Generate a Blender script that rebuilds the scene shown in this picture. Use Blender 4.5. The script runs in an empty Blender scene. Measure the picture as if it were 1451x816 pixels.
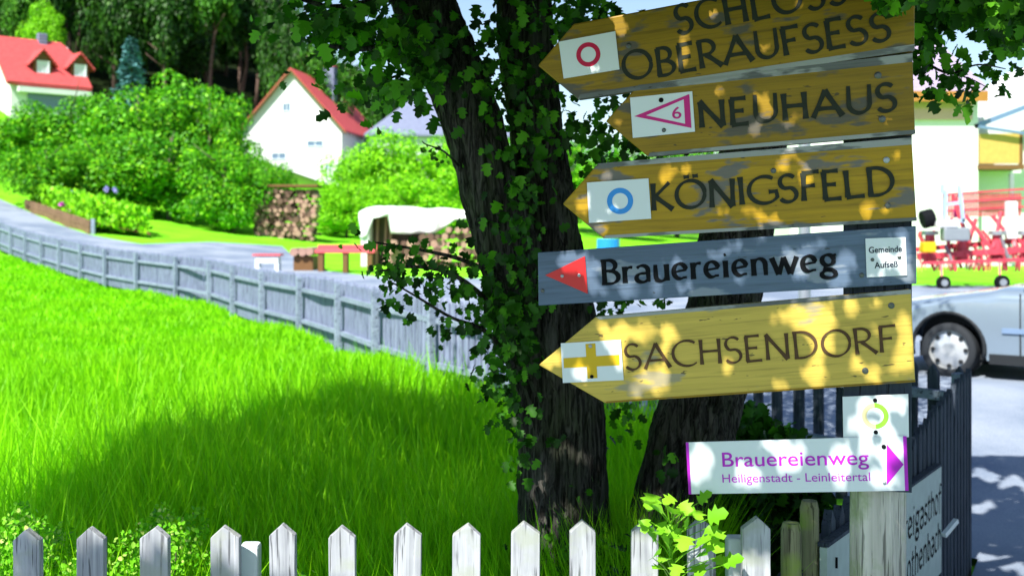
import bpy, math, random
import numpy as np
from mathutils import Vector, Matrix
from math import pi, sin, cos, radians
random.seed(7); rng = np.random.default_rng(11)
scene = bpy.context.scene
COL = scene.collection

# ------------------------------------------------------------------ camera, sky, sun, exposure
F = 40/36*1451.0; CX, HY, H = 725.5, 330.0, 1.46
cd = bpy.data.cameras.new('camera'); cam = bpy.data.objects.new('camera', cd); COL.objects.link(cam)
cam.location = (0, 0, H); cam.rotation_euler = (pi/2, 0, 0)
cd.sensor_width = 36; cd.lens = 40; cd.shift_y = -(408-HY)/1451.0
cd.clip_start = .05; cd.clip_end = 2500
cd.dof.use_dof = True; cd.dof.focus_distance = 2.85; cd.dof.aperture_fstop = 4.8
scene.camera = cam
SUN = Vector((-.32, -.58, .76)).normalized()
EL = math.asin(SUN.z); AZ = math.atan2(SUN.x, SUN.y)
w = bpy.data.worlds.new('World'); scene.world = w; w.use_nodes = True
nt = w.node_tree; nt.nodes.clear()
sk = nt.nodes.new('ShaderNodeTexSky'); sk.sky_type = 'NISHITA'; sk.sun_disc = False
sk.sun_elevation = EL; sk.sun_rotation = AZ; sk.air_density = 1.0; sk.dust_density = .6
bg = nt.nodes.new('ShaderNodeBackground'); bg.inputs[1].default_value = .095
wo = nt.nodes.new('ShaderNodeOutputWorld')
nt.links.new(sk.outputs[0], bg.inputs[0]); nt.links.new(bg.outputs[0], wo.inputs[0])
sd = bpy.data.lights.new('sun', 'SUN'); sd.energy = 5.0; sd.angle = radians(.45); sd.color = (1, .95, .86)
so = bpy.data.objects.new('sun', sd); COL.objects.link(so); so.rotation_euler = SUN.to_track_quat('Z', 'Y').to_euler()
scene.view_settings.view_transform = 'Standard'; scene.view_settings.look = 'None'
scene.view_settings.exposure = .95; scene.view_settings.gamma = 1
scene.cycles.max_bounces = 6; scene.cycles.diffuse_bounces = 3; scene.cycles.transparent_max_bounces = 4

# ------------------------------------------------------------------ helpers
def P(px, py, d): return Vector(((px-CX)*d/F, d, H-(py-HY)*d/F))
def sstep(v, a, b):
    t = min(1, max(0, (v-a)/(b-a))); return t*t*(3-2*t)
def mesh(name, V, faces, smooth=False):
    me = bpy.data.meshes.new(name); me.from_pydata([tuple(v) for v in V], [], faces)
    if smooth: me.polygons.foreach_set('use_smooth', [True]*len(me.polygons))
    me.update(); return me
def npmesh(name, V, T, smooth=False):
    me = bpy.data.meshes.new(name); n = len(T); k = T.shape[1]
    me.vertices.add(len(V)); me.vertices.foreach_set('co', V.astype(np.float32).ravel())
    me.loops.add(n*k); me.loops.foreach_set('vertex_index', T.astype(np.int32).ravel())
    me.polygons.add(n); me.polygons.foreach_set('loop_start', np.arange(0, n*k, k, dtype=np.int32))
    me.polygons.foreach_set('loop_total', np.full(n, k, dtype=np.int32))
    if smooth: me.polygons.foreach_set('use_smooth', np.ones(n, dtype=bool))
    me.update(calc_edges=True); me.validate(); return me
def ob(name, me, m=None, parent=None, loc=None):
    o = bpy.data.objects.new(name, me); COL.objects.link(o)
    if m is not None and me is not None and len(me.materials) == 0: me.materials.append(m)
    if parent: o.parent = parent
    if loc is not None: o.location = loc
    return o
def tag(o, label=None, cat=None, group=None, kind=None):
    if label: o['label'] = label
    if cat: o['category'] = cat
    if group: o['group'] = group
    if kind: o['kind'] = kind
    return o
def thing(name, label, cat, loc=(0, 0, 0), rz=0, group=None):
    o = bpy.data.objects.new(name, None); COL.objects.link(o); o.location = loc; o.rotation_euler = (0, 0, rz)
    o.empty_display_size = .1
    return tag(o, label, cat, group)
class MB:
    def __init__(s): s.V = []; s.Fc = []
    def box(s, c, sz, R=None, taper=1):
        b = len(s.V); cx, cy, cz = c; x, y, z = sz[0]/2, sz[1]/2, sz[2]/2
        for dz in (-z, z):
            k = taper if dz > 0 else 1
            for dx, dy in ((-x, -y), (x, -y), (x, y), (-x, y)):
                v = Vector((dx*k, dy*k, dz))
                if R is not None: v = R @ v
                s.V.append((cx+v.x, cy+v.y, cz+v.z))
        for f in ((3, 2, 1, 0), (4, 5, 6, 7), (0, 1, 5, 4), (1, 2, 6, 5), (2, 3, 7, 6), (3, 0, 4, 7)): s.Fc.append(tuple(b+i for i in f))
        return s
    def beam(s, a, b_, wd, ht):
        a = Vector(a); b_ = Vector(b_); d = b_-a; L = d.length
        R = d.to_track_quat('Z', 'Y').to_matrix()
        # keep 'ht' close to vertical
        zz = d.normalized(); side = zz.cross(Vector((0, 0, 1)))
        if side.length < 1e-4: side = Vector((1, 0, 0))
        side.normalize(); up = side.cross(zz)
        R = Matrix((side, up, zz)).transposed()
        return s.box((a+b_)/2, (wd, ht, L), R)
    def tube(s, pts, rad, n=10, caps=True):
        pts = [Vector(p) for p in pts]; base = len(s.V); N = len(pts)
        if not hasattr(rad, '__len__'): rad = [rad]*N
        up = Vector((.13, .31, .94)); prev = None
        for i, p in enumerate(pts):
            t = (pts[min(i+1, N-1)]-pts[max(i-1, 0)]).normalized()
            if prev is None:
                x = t.cross(up); x = t.cross(Vector((1, 0, 0))) if x.length < .1 else x
            else: x = prev-t*prev.dot(t)
            x.normalize(); prev = x; y = t.cross(x)
            for k in range(n):
                a = 2*pi*k/n; v = p+(x*cos(a)+y*sin(a))*rad[i]; s.V.append(tuple(v))
        for i in range(N-1):
            for k in range(n):
                a = base+i*n+k; b = base+i*n+(k+1) % n; s.Fc.append((a, b, b+n, a+n))
        if caps:
            s.Fc.append(tuple(base+k for k in range(n))[::-1]); s.Fc.append(tuple(base+(N-1)*n+k for k in range(n)))
        return s
    def poly(s, pts):
        b = len(s.V); s.V += [tuple(p) for p in pts]; s.Fc.append(tuple(range(b, b+len(pts)))); return s
    def prism(s, pts, off):
        b = len(s.V); n = len(pts); off = Vector(off)
        s.V += [tuple(p) for p in pts]+[tuple(Vector(p)+off) for p in pts]
        s.Fc.append(tuple(range(b, b+n))); s.Fc.append(tuple(range(b+2*n-1, b+n-1, -1)))
        for i in range(n):
            j = (i+1) % n; s.Fc.append((b+j, b+i, b+n+i, b+n+j))
        return s
    def me(s, name, smooth=False): return mesh(name, s.V, s.Fc, smooth)
    def build(s, name, m, parent=None, smooth=False, bevel=0, loc=None):
        me = s.me(name, smooth)
        o = ob(name, me, m, parent, loc)
        if bevel:
            bv = o.modifiers.new('bevel', 'BEVEL'); bv.width = bevel; bv.segments = 2; bv.limit_method = 'ANGLE'
        return o

# ------------------------------------------------------------------ materials
class NT:
    def __init__(s, name):
        s.m = bpy.data.materials.new(name); s.m.use_nodes = True; s.t = s.m.node_tree; s.t.nodes.clear()
        s.out = s.n('ShaderNodeOutputMaterial')
    def n(s, typ, **kw):
        x = s.t.nodes.new(typ)
        for k, v in kw.items():
            if hasattr(x, k): setattr(x, k, v)
            else: x.inputs[k].default_value = v
        return x
    def l(s, a, b): s.t.links.new(a, b)
    def coord(s, scale=(1, 1, 1), kind='Object', rnd=False):
        tc = s.n('ShaderNodeTexCoord'); mp = s.n('ShaderNodeMapping'); mp.inputs['Scale'].default_value = scale
        s.l(tc.outputs[kind], mp.inputs[0])
        if rnd:
            oi = s.n('ShaderNodeObjectInfo'); mu = s.n('ShaderNodeMath', operation='MULTIPLY'); mu.inputs[1].default_value = 57.0
            s.l(oi.outputs['Random'], mu.inputs[0]); cb = s.n('ShaderNodeCombineXYZ')
            for i in range(3): s.l(mu.outputs[0], cb.inputs[i])
            s.l(cb.outputs[0], mp.inputs['Location'])
        return mp.outputs[0]
    def noise(s, vec, scale=5, detail=4, rough=.55, dist=0):
        x = s.n('ShaderNodeTexNoise'); x.inputs['Scale'].default_value = scale; x.inputs['Detail'].default_value = detail
        x.inputs['Roughness'].default_value = rough; x.inputs['Distortion'].default_value = dist
        s.l(vec, x.inputs['Vector']); return x.outputs['Fac']
    def ramp(s, fac, stops):
        r = s.n('ShaderNodeValToRGB'); e = r.color_ramp.elements
        while len(e) < len(stops): e.new(.5)
        for i, (p, c) in enumerate(stops):
            e[i].position = p; e[i].color = (c, c, c, 1) if not hasattr(c, '__len__') else (*c, 1)
        s.l(fac, r.inputs[0]); return r.outputs[0]
    def mix(s, fac, a, b, mode='MIX'):
        x = s.n('ShaderNodeMix'); x.data_type = 'RGBA'; x.blend_type = mode
        for v, i in ((fac, 0), (a, 6), (b, 7)):
            if hasattr(v, 'is_linked'): s.l(v, x.inputs[i])
            elif i == 0: x.inputs[0].default_value = v
            else: x.inputs[i].default_value = (*v, 1)
        return x.outputs[2]
    def finish(s, color, rough=.8, metal=0, bump=None, bs=.3, bd=.01, spec=.3, coat=0):
        p = s.n('ShaderNodeBsdfPrincipled'); p.inputs['Roughness'].default_value = rough; p.inputs['Metallic'].default_value = metal
        p.inputs['Specular IOR Level'].default_value = spec; p.inputs['Coat Weight'].default_value = coat
        if hasattr(color, 'is_linked'): s.l(color, p.inputs['Base Color'])
        else: p.inputs['Base Color'].default_value = (*color, 1)
        if bump is not None:
            b = s.n('ShaderNodeBump'); b.inputs['Strength'].default_value = bs; b.inputs['Distance'].default_value = bd
            s.l(bump, b.inputs['Height']); s.l(b.outputs[0], p.inputs['Normal'])
        s.p = p; s.l(p.outputs[0], s.out.inputs[0]); return s.m
def flat(name, c, rough=.6, metal=0, var=.12, scale=8, spec=.3, coat=0, bump=0):
    t = NT(name); n = t.noise(t.coord(), scale, 5)
    c2 = t.mix(n, tuple(x*(1-var) for x in c), tuple(min(1, x*(1+var)) for x in c))
    return t.finish(c2, rough, metal, n if bump else None, bump, .01, spec, coat)
def leafmat(name, dark, light, trans=.3, hl=None, patch=0, ps=4):
    t = NT(name); g = t.n('ShaderNodeNewGeometry'); r = g.outputs['Random Per Island']
    st = [(0, dark), (.75, light)]
    if hl: st.append((1, hl))
    c = t.ramp(r, st)
    if patch: c = t.mix(t.ramp(t.noise(t.coord((ps,)*3), 1, 4, .6), [(.38, patch), (.6, 0)]), c, dark)  # noise patches vary the tone; on shrub and forest crowns they paint shadow gaps
    t.finish(c, .5, spec=.25)
    tr = t.n('ShaderNodeBsdfTranslucent'); t.l(c, tr.inputs[0]); mx = t.n('ShaderNodeMixShader'); mx.inputs[0].default_value = trans
    t.l(t.p.outputs[0], mx.inputs[1]); t.l(tr.outputs[0], mx.inputs[2]); t.l(mx.outputs[0], t.out.inputs[0]); return t.m
def weathered(name, lo, hi, axis='z', rings=True, scale=1, bs=.5, moss=None):
    t = NT(name)
    sc = (38, 38, 1.6) if axis == 'z' else (1.6, 38, 38)
    v = t.coord(tuple(x*scale for x in sc), rnd=True)
    n1 = t.noise(v, 1.0, 6, .6, 1.2)
    v2 = t.coord((3*scale,)*3, rnd=True); n2 = t.noise(v2, 1.5, 3)
    n3 = t.noise(v, 3.3, 3, .5, .4)
    f = t.ramp(n1, [(.3, 0), (.7, 1)]); c = t.mix(f, lo, hi)
    c = t.mix(t.ramp(n2, [(.35, .0), (.75, .55)]), c, tuple(min(.9, x*1.15) for x in hi))
    cr = t.ramp(n3, [(.36, .35), (.43, 1)]); c = t.mix(1.0, c, cr, 'MULTIPLY')
    if moss:
        c = t.mix(t.ramp(t.noise(v2, 3, 4), [(.5, 0), (.65, .7)]), c, moss)
    h = t.mix(.5, f, cr); return t.finish(c, .85, bump=h, bs=bs, bd=.004, spec=.15)
def paintwood(name, paint, wood, wear=.56, streak=.35):
    t = NT(name); v = t.coord((1.2, 30, 30), rnd=True); g = t.noise(v, 1.3, 6, .6, .8); g2 = t.noise(v, 5, 3, .6)
    big = t.noise(t.coord((3, 8, 8), rnd=True), 1.6, 4)
    c = t.mix(t.ramp(g, [(.3, 0), (.7, 1)]), tuple(x*(1-streak) for x in paint), paint)
    c = t.mix(1.0, c, t.ramp(g2, [(.3, .72), (.5, 1)]), 'MULTIPLY')
    sp = t.noise(t.coord((20, 60, 60), rnd=True), 1.4, 2); c = t.mix(t.ramp(sp, [(.70, 0), (.74, .8)]), c, (.03, .025, .02))
    add = t.n('ShaderNodeMath', operation='ADD'); mm = t.n('ShaderNodeMath', operation='MULTIPLY'); mm.inputs[1].default_value = .22
    t.l(g, mm.inputs[0]); t.l(big, add.inputs[0]); t.l(mm.outputs[0], add.inputs[1])
    c = t.mix(t.ramp(add.outputs[0], [(wear+.08, 0), (wear+.13, .85)]), c, wood)
    return t.finish(c, .5, bump=g, bs=.5, bd=.002, spec=.35)
M = {}
M['picket'] = weathered('weathered_picket_wood', (.19, .20, .23), (.47, .49, .53), moss=(.33, .36, .30))
M['picket_dark'] = weathered('shade_dark_weathered_wood', (.018, .025, .04), (.06, .078, .11), bs=.4)  # weathered grain; the darkness also stands in for shade on the fence corner
M['picket_fence'] = weathered('blue_grey_fence_wood', (.11, .14, .23), (.26, .30, .44), scale=.6)
M['rail_fence'] = weathered('fence_rail_wood', (.14, .18, .27), (.28, .34, .45), axis='x', scale=.5)
M['post'] = weathered('old_post_wood', (.26, .25, .21), (.60, .58, .52), bs=.9, moss=(.25, .32, .14))
M['mossy'] = weathered('mossy_post_wood', (.10, .10, .06), (.33, .33, .20), moss=(.24, .34, .05))
M['mustard'] = paintwood('mustard_board_paint', (.47, .28, .004), (.11, .12, .14), .60)
M['mustard_old_shaded'] = paintwood('old_shaded_mustard_paint', (.32, .19, .004), (.065, .07, .075), .58)  # weathered paint, darkened further for the leaf shade on the upper boards
M['ochre'] = paintwood('ochre_board_paint', (.66, .48, .085), (.30, .27, .19), .64, .25)
M['slate'] = paintwood('slate_blue_board_paint', (.11, .165, .26), (.24, .28, .34), .60, .3)
M['edge'] = paintwood('weathered_board_edge', (.16, .17, .17), (.35, .36, .35), .5)
M['white'] = flat('white_enamel', (.70, .76, .80), .35, var=.04, scale=3, spec=.5)
M['black'] = flat('black_paint', (.006, .007, .009), .8, spec=.1)
M['carve'] = flat('carved_dark_groove', (.022, .026, .018), .8, var=.5, scale=60)
M['carve_brown'] = flat('carved_brown_groove', (.085, .045, .02), .8, var=.6, scale=60)
M['ink'] = flat('dark_blue_ink', (.012, .018, .05), .5)
M['red'] = flat('red_paint', (.62, .01, .015), .4, spec=.5)
M['crimson'] = flat('crimson_print', (.55, .005, .06), .4)
M['pink'] = flat('magenta_print', (.60, .01, .22), .4)
M['blue'] = flat('blue_print', (.03, .27, .75), .4)
M['yellow'] = flat('yellow_print', (.65, .42, .01), .4)
M['lime'] = flat('lime_print', (.22, .72, .04), .4)
M['beige'] = flat('beige_print', (.66, .60, .32), .4)
M['purple'] = flat('purple_print', (.48, .015, .55), .4, var=.4, scale=9)
M['screw'] = flat('screw_metal', (.10, .11, .11), .35, metal=.7)
M['galv'] = flat('galvanised_metal', (.35, .38, .42), .4, metal=.6)
M['enamel'] = flat('pale_green_enamel', (.36, .46, .43), .4, var=.25, scale=14)
def barkmat():
    t = NT('tree_bark'); v = t.coord((26, 26, 3.4)); n = t.noise(v, 1, 7, .65, 1.0); n2 = t.noise(t.coord((9, 9, 4)), 1.2, 4)
    vo = t.n('ShaderNodeTexVoronoi'); vo.feature = 'DISTANCE_TO_EDGE'; vo.inputs['Scale'].default_value = 1.0; t.l(t.coord((34, 34, 7)), vo.inputs['Vector'])
    cr = t.ramp(t.noise(t.coord((60, 60, 5)), 1, 5, .6, 1.5), [(.38, .25), (.52, 1)])
    c = t.mix(t.ramp(n, [(.35, 0), (.7, 1)]), (.010, .0095, .009), (.11, .105, .095))
    c = t.mix(t.ramp(n2, [(.45, 0), (.7, .5)]), c, (.05, .07, .03)); c = t.mix(1.0, c, cr, 'MULTIPLY')
    h = t.mix(.5, n, cr); return t.finish(c, .95, bump=h, bs=1, bd=.012, spec=.1)
M['bark'] = barkmat()
M['far_bark'] = flat('far_tree_bark', (.13, .10, .08), .9, var=.4, scale=3)
M['pine_bark'] = flat('pine_bark', (.15, .10, .08), .9, var=.5, scale=2)
M['leaf'] = leafmat('hawthorn_leaf', (.007, .03, .003), (.04, .18, .007), .35, (.13, .42, .018))
M['leaf_dark'] = leafmat('shaded_canopy_leaf', (.02, .06, .008), (.04, .13, .012), .10)
M['leaf_lime'] = leafmat('fresh_lime_leaf', (.13, .40, .01), (.26, .62, .02), .35, (.5, .62, .2))
M['bushleaf'] = leafmat('garden_shrub_leaf', (.025, .18, .002), (.15, .54, .005), .18, (.34, .72, .014), .7, 3.2)
M['box'] = leafmat('small_shrub_leaf', (.08, .36, .005), (.24, .66, .02), .3, (.6, .7, .2))
M['limebush'] = leafmat('bright_shrub_leaf', (.08, .34, .004), (.28, .72, .010), .2)
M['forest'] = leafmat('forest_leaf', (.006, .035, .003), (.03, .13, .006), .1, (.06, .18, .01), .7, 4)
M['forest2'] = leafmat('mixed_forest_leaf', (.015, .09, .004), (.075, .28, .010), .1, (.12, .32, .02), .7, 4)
M['spruce'] = leafmat('blue_spruce_needle', (.05, .16, .15), (.12, .32, .33), .1)
M['grass'] = leafmat('grass_blade', (.17, .55, .003), (.38, .86, .005), .45, (.3, .8, .012), .55, 1.1)

# ------------------------------------------------------------------ terrain
YB = [-60, 18, 22, 25, 29, 36, 50, 60, 90, 130, 200, 600]; ZB = [0, 0, .07, .17, .3, .42, .95, 1.35, 3.2, 9, 15, 22]
def fence_s(x, y): return max((x-2.46)*.88-(y-6.15)*.475, (x-2.46)*.746+(y-6.15)*.666)     # >0 on the road side of the side fence
def tz(x, y):
    b = float(np.interp(y, YB, ZB))
    if x > 0: b *= 1-.55*sstep(x, 0, 14)
    b += .005*min(70, max(0, -x-8))*min(115, max(0, y-25))
    if y < 11 and x > -1: b -= .36*sstep(fence_s(x, y), -.28, -.02)*(1-sstep(y, 7, 10.8))
    return b
def gaps(lo, hi, fine, grow):
    a = [0.0]; st = fine
    while a[-1] < hi: a.append(a[-1]+st); st *= grow
    return a
ys = [-30, -15, -8]+list(np.arange(-4, 14, .25))+list(np.arange(14, 60, 1.0))
st = 1.2
while ys[-1] < 900: ys.append(ys[-1]+st); st *= 1.07
xs = list(np.arange(-4, 8, .25)); st = .5
while xs[-1] < 900: xs.append(xs[-1]+st); st = min(st*1.06, 40)
neg = [-4.0]; st = .5
while neg[-1] > -900: neg.append(neg[-1]-st); st = min(st*1.06, 40)
xs = neg[:0:-1]+xs
nx = len(xs)
t = NT('meadow_ground'); n = t.noise(t.coord((.6, .6, .6)), 1.5, 6); n2 = t.noise(t.coord((14, 14, 14)), 1, 3)
c = t.mix(t.ramp(n, [(.35, 0), (.65, 1)]), (.12, .50, .006), (.20, .66, .015)); c = t.mix(t.ramp(n2, [(.4, 0), (.7, .5)]), c, (.24, .52, .05))
sx = t.n('ShaderNodeSeparateXYZ'); t.l(t.coord(), sx.inputs[0])
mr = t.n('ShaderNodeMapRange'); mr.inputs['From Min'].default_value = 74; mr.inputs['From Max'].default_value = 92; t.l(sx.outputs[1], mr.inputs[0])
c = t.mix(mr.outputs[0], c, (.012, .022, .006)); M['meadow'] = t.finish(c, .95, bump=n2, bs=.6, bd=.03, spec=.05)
def GH(px, py, d0=8):
    d = d0
    while d < 200:
        x = (px-CX)*d/F; z = H-(py-HY)*d/F
        if z <= tz(x, d): return Vector((x, d, tz(x, d)))
        d += .1
    return Vector(((px-CX)*60/F, 60, tz((px-CX)*60/F, 60)))
# road
inner = [(-31, 62), (-22.5, 45), (-16.3, 36.3), (-11.5, 29.4), (-9.4, 26.4), (-8.2, 24.9), (-5.9, 22.2), (-3.9, 18.3), (-2.2, 14.9), (-.6, 10.9), (.15, 9.8), (.85, 8.3), (2.56, 6.25), (1.52, 4.25), (.80, 2.9), (.4, 0), (-1, -8)]
_g = [GH(a, b)[:2] for a, b in ((0, 283), (34, 298), (80, 318), (128, 334), (200, 347), (300, 344), (400, 350), (455, 385))]
outer = [(-40, 70), _g[0], _g[1], _g[2], _g[3], _g[4], _g[5], _g[6], _g[7], GH(540, 394)[:2], (4, 27.5), (8, 27.8), (16, 28), (26, 18), (26, 8), (26, 0), (26, -8)]
poly = inner[:]+outer[::-1]
def inpoly(x, y):
    c_ = False; n_ = len(poly)
    for a_ in range(n_):
        x1, y1 = poly[a_]; x2, y2 = poly[a_-1]
        if (y1 > y) != (y2 > y) and x < (x2-x1)*(y-y1)/(y2-y1)+x1: c_ = not c_
    return c_
V = [(x, y, tz(x, y)) for y in ys for x in xs]; ins = [inpoly(v[0], v[1]) if v[1] < 75 and abs(v[0]) < 45 else False for v in V]
V = [(v[0], v[1], v[2]-.09) if q_ else v for v, q_ in zip(V, ins)]
Fc = []
for j in range(len(ys)-1):
    for i in range(nx-1):
        if 0 < i < nx-2 and 0 < j < len(ys)-2 and all(ins[(j+b_)*nx+i+a_] for a_ in (-1, 0, 1, 2) for b_ in (-1, 0, 1, 2)): continue
        Fc.append((j*nx+i, j*nx+i+1, (j+1)*nx+i+1, (j+1)*nx+i))
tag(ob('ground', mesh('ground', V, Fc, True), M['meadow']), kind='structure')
V = []; Fc = []; NA = 24; NB = 110
def lerp2(A, B, t): return (A[0]+(B[0]-A[0])*t, A[1]+(B[1]-A[1])*t)
rows = 0
for i in range(len(inner)-1):
    for a in range(NA if i < len(inner)-2 else NA+1):
        p = lerp2(inner[i], inner[i+1], a/NA); q = lerp2(outer[i], outer[i+1], a/NA)
        for b in range(NB+1):
            x, y = lerp2(p, q, (b/NB)**1.3); V.append((x, y, tz(x, y)+.03))
        rows += 1
for j in range(rows-1):
    for b in range(NB): Fc.append((j*(NB+1)+b, (j+1)*(NB+1)+b, (j+1)*(NB+1)+b+1, j*(NB+1)+b+1))
t = NT('worn_asphalt'); n = t.noise(t.coord((.5, .5, .5)), 1.2, 5); n2 = t.noise(t.coord((70, 70, 70)), 1, 3)
c = t.mix(t.ramp(n, [(.4, 0), (.6, 1)]), (.15, .21, .32), (.29, .35, .45)); c = t.mix(t.ramp(n2, [(.35, .75), (.65, 1)]), (0, 0, 0), c, 'MULTIPLY') if 0 else t.mix(.25, c, t.ramp(n2, [(.3, .08), (.7, .38)]))
M['road'] = t.finish(c, .9, bump=n2, bs=.5, bd=.004, spec=.1)
rd = mesh('road', V, Fc, True)
tag(ob('road', rd, M['road']), kind='structure')
V = []; Fc = []
for j in range(41):
    for i in range(61):
        y = -28+(2.78+28)*j/40; xr = 1.2-.45*max(0, 2.9-y)*1.1 if y > -8 else -4.2
        x = -40+(min(1.15, xr if y > 0 else xr)+40)*(i/60)**.5; V.append((x, y, tz(x, y)+.045+.02*(y < 2.7)))
for j in range(40):
    for i in range(60): Fc.append((j*61+i, j*61+i+1, (j+1)*61+i+1, (j+1)*61+i))
tag(ob('pavement', mesh('pavement', V, Fc, True), M['road']), kind='structure')

# ------------------------------------------------------------------ leaf scatter tools
hl = [(0, 0), (.14, .03), (.40, .14), (.24, .27), (.48, .50), (.24, .56), (.27, .84), (0, 1.0)]
LV = [(0, 0, 0), (0, .3, -.015), (0, .6, -.01), (0, 1, -.10)]; LT = []
for s in (1, -1):
    b = len(LV)
    for (x, y) in hl[1:7]: LV.append((s*x, y, abs(x)*.28-.06*y*y))
    p1, p2, p3, p4, p5, p6 = range(b, b+6)
    tr = [(0, p1, 1), (p1, p2, p3), (p1, p3, 1), (1, p3, 2), (p3, p4, p5), (p3, p5, 2), (2, p5, 3), (p5, p6, 3)]
    LT += tr if s == 1 else [x[::-1] for x in tr]
LV = np.array(LV); LT = np.array(LT)
QV = np.array([(0, 0, 0), (.34, .30, .05), (.28, .72, .03), (0, 1, -.05), (-.28, .72, .03), (-.34, .30, .05), (0, .5, -.04)]); QT = np.array([(0, 1, 6), (1, 2, 6), (2, 3, 6), (3, 4, 6), (4, 5, 6), (5, 0, 6)])
DV = np.array([(0, 0, 0), (.36, .5, .06), (0, 1, 0), (-.36, .5, .06)]); DT = np.array([(0, 1, 2), (0, 2, 3)])
def basis(axis, normal):
    a = axis/np.linalg.norm(axis, axis=1, keepdims=True)
    n = normal-a*np.sum(a*normal, axis=1, keepdims=True); n /= np.linalg.norm(n, axis=1, keepdims=True)+1e-9
    x = np.cross(a, n); return np.stack([x, a, n], axis=2)      # columns
def scatter(name, pos, axis, normal, size, tv=LV, tt=LT):
    R = basis(axis, normal); L = np.einsum('nij,kj->nki', R, tv)*size[:, None, None]+pos[:, None, :]
    n, k = len(pos), len(tv); T = (tt[None]+(np.arange(n)*k)[:, None, None]).reshape(-1, 3)
    return npmesh(name, L.reshape(-1, 3), T)
def rnorm(n): return rng.normal(size=(n, 3))

# far trees ------------------------------------------------------------------
def crown_mesh(name, seed, n, rx, rz, leaf, clumps=26, conical=0, squash=1.0, tv=DV, tt=DT):
    r = np.random.default_rng(seed)
    cc = r.normal(size=(clumps, 3)); cc /= np.linalg.norm(cc, axis=1, keepdims=True); cc *= r.uniform(.35, .95, (clumps, 1))
    cc[:, 2] = cc[:, 2]*.9
    rad = r.uniform(.20, .38, clumps)
    k = r.integers(0, clumps, n); d = r.normal(size=(n, 3)); d /= np.linalg.norm(d, axis=1, keepdims=True)
    p = cc[k]+d*(rad[k]*r.uniform(.55, 1.05, n)**.5)[:, None]
    if conical:
        z = (p[:, 2]+1)/2; f = np.clip(1-z*conical, .06, 1.2); p[:, 0] *= f; p[:, 1] *= f
    p[:, 0] *= rx; p[:, 1] *= rx; p[:, 2] *= rz
    nn = d+r.normal(size=(n, 3))*.45+np.array([0, 0, .35]); ax = np.cross(nn, r.normal(size=(n, 3)))
    return scatter(name, p, ax, nn, leaf*r.uniform(.6, 1.3, n), tv, tt)
def limb_trunk(name, h, r0, seed, crownz, rx, bare=0):
    r = random.Random(seed); mb = MB(); pts = [Vector((0, 0, -.6))]; n = 6
    for i in range(1, n+1): pts.append(Vector((r.uniform(-.02, .02)*h, r.uniform(-.02, .02)*h, h*.92*i/n)))
    mb.tube(pts, [r0*(1-.85*i/n) for i in range(n+1)], 8)
    for j in range(7):
        z = crownz+(h*.9-crownz)*j/7; a = r.uniform(0, 2*pi); L = rx*r.uniform(.4, .8)
        b = Vector((0, 0, z)); e = b+Vector((cos(a)*L, sin(a)*L, L*.6))
        mb.tube([b, (b+e)/2+Vector((0, 0, -.05*L)), e], [r0*.35, r0*.22, r0*.08], 6)
    return mb.me(name, True)
crowns = {}
for k, (n_, lf) in {'bush': (15000, .34)}.items():
    for v in range(4): crowns[(k, v)] = crown_mesh('crown_'+k, 40+v, n_, 1, 1, .07, 46)
for v in range(3): crowns[('pine', v)] = crown_mesh('crown_pine', 60+v, 8000, 1, 1, .10, 34, conical=.55)
for v in range(2): crowns[('lime', v)] = crown_mesh('crown_lime', 90+v, 14000, 1, 1, .065, 46)
crowns[('spruce', 0)] = None
def make_tree(name, px, top, wpx, d, kind, v, mat, label, cat, group, trunk_r=.12, crown_frac=.8, bark=None):
    x = (px-CX)*d/F; z0 = tz(x, d); zt = H-(top-HY)*d/F; h = max(1.2, zt-z0); rx = wpx*d/F/2
    t = thing(name, label, cat, (x, d, z0), 0, group)
    me0 = crowns[(kind, v)]; key = (kind, v, mat)
    if key not in crowns:
        me = me0.copy(); me.name = 'crown'; me.materials.clear(); me.materials.append(M[mat]); crowns[key] = me
    c = ob('crown', crowns[key], None, t); hh = h*crown_frac/2
    c.location = (0, 0, h-hh); c.scale = (rx, rx, hh); c.rotation_euler = (0, 0, random.uniform(0, 6.28))
    ob('trunk', limb_trunk('trunk', h, trunk_r, random.random(), h*(1-crown_frac), rx), M[bark or 'far_bark'], t)
    return t
bushes = [
 (14, 168, 110, 62, 'round garden tree below the white gable of the left house'), (100, 138, 130, 63, 'round garden tree directly in front of the red dormered roof'),
 (196, 128, 130, 58, 'round garden tree just below the blue spruce'), (252, 114, 140, 61, 'tallest round garden tree between the spruce and the white gable house'),
 (300, 134, 95, 59, 'garden tree with its right side against the white gable wall'), (378, 224, 62, 56, 'small garden tree covering the lower left corner of the white gable wall'),
 (66, 212, 100, 50, 'shrub above the timber edged flower bed'), (150, 205, 120, 52, 'shrub behind the middle of the flower bed'),
 (240, 190, 140, 52, 'broad shrub to the right of the flower bed'), (318, 212, 95, 50, 'shrub standing just left of the stacked firewood wall')]
for i, (px, top, wp, d, lab) in enumerate(bushes):
    make_tree('garden_tree', px, top-6, wp*1.28, d, 'bush', i % 4, 'bushleaf', lab, 'tree', 'green garden trees on the slope', .14, 1.06)
for i, (px, top, wp, d, lab) in enumerate([(497, 212, 95, 64, 'bright lime shrub at the right corner of the white gable house'), (560, 188, 120, 66, 'tallest bright lime shrub below the grey roof'), (622, 196, 110, 65, 'bright lime shrub beside the leaning tree trunk'), (492, 262, 95, 56, 'low bright lime shrub left of the covered log stack'), (585, 248, 130, 58, 'bright lime shrub right above the white covered log stack')]):
    make_tree('lime_shrub', px, top, wp*1.22, d, 'lime', i % 2, 'limebush', lab, 'shrub', 'bright lime shrubs by the houses', .08, 1.08)
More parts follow.
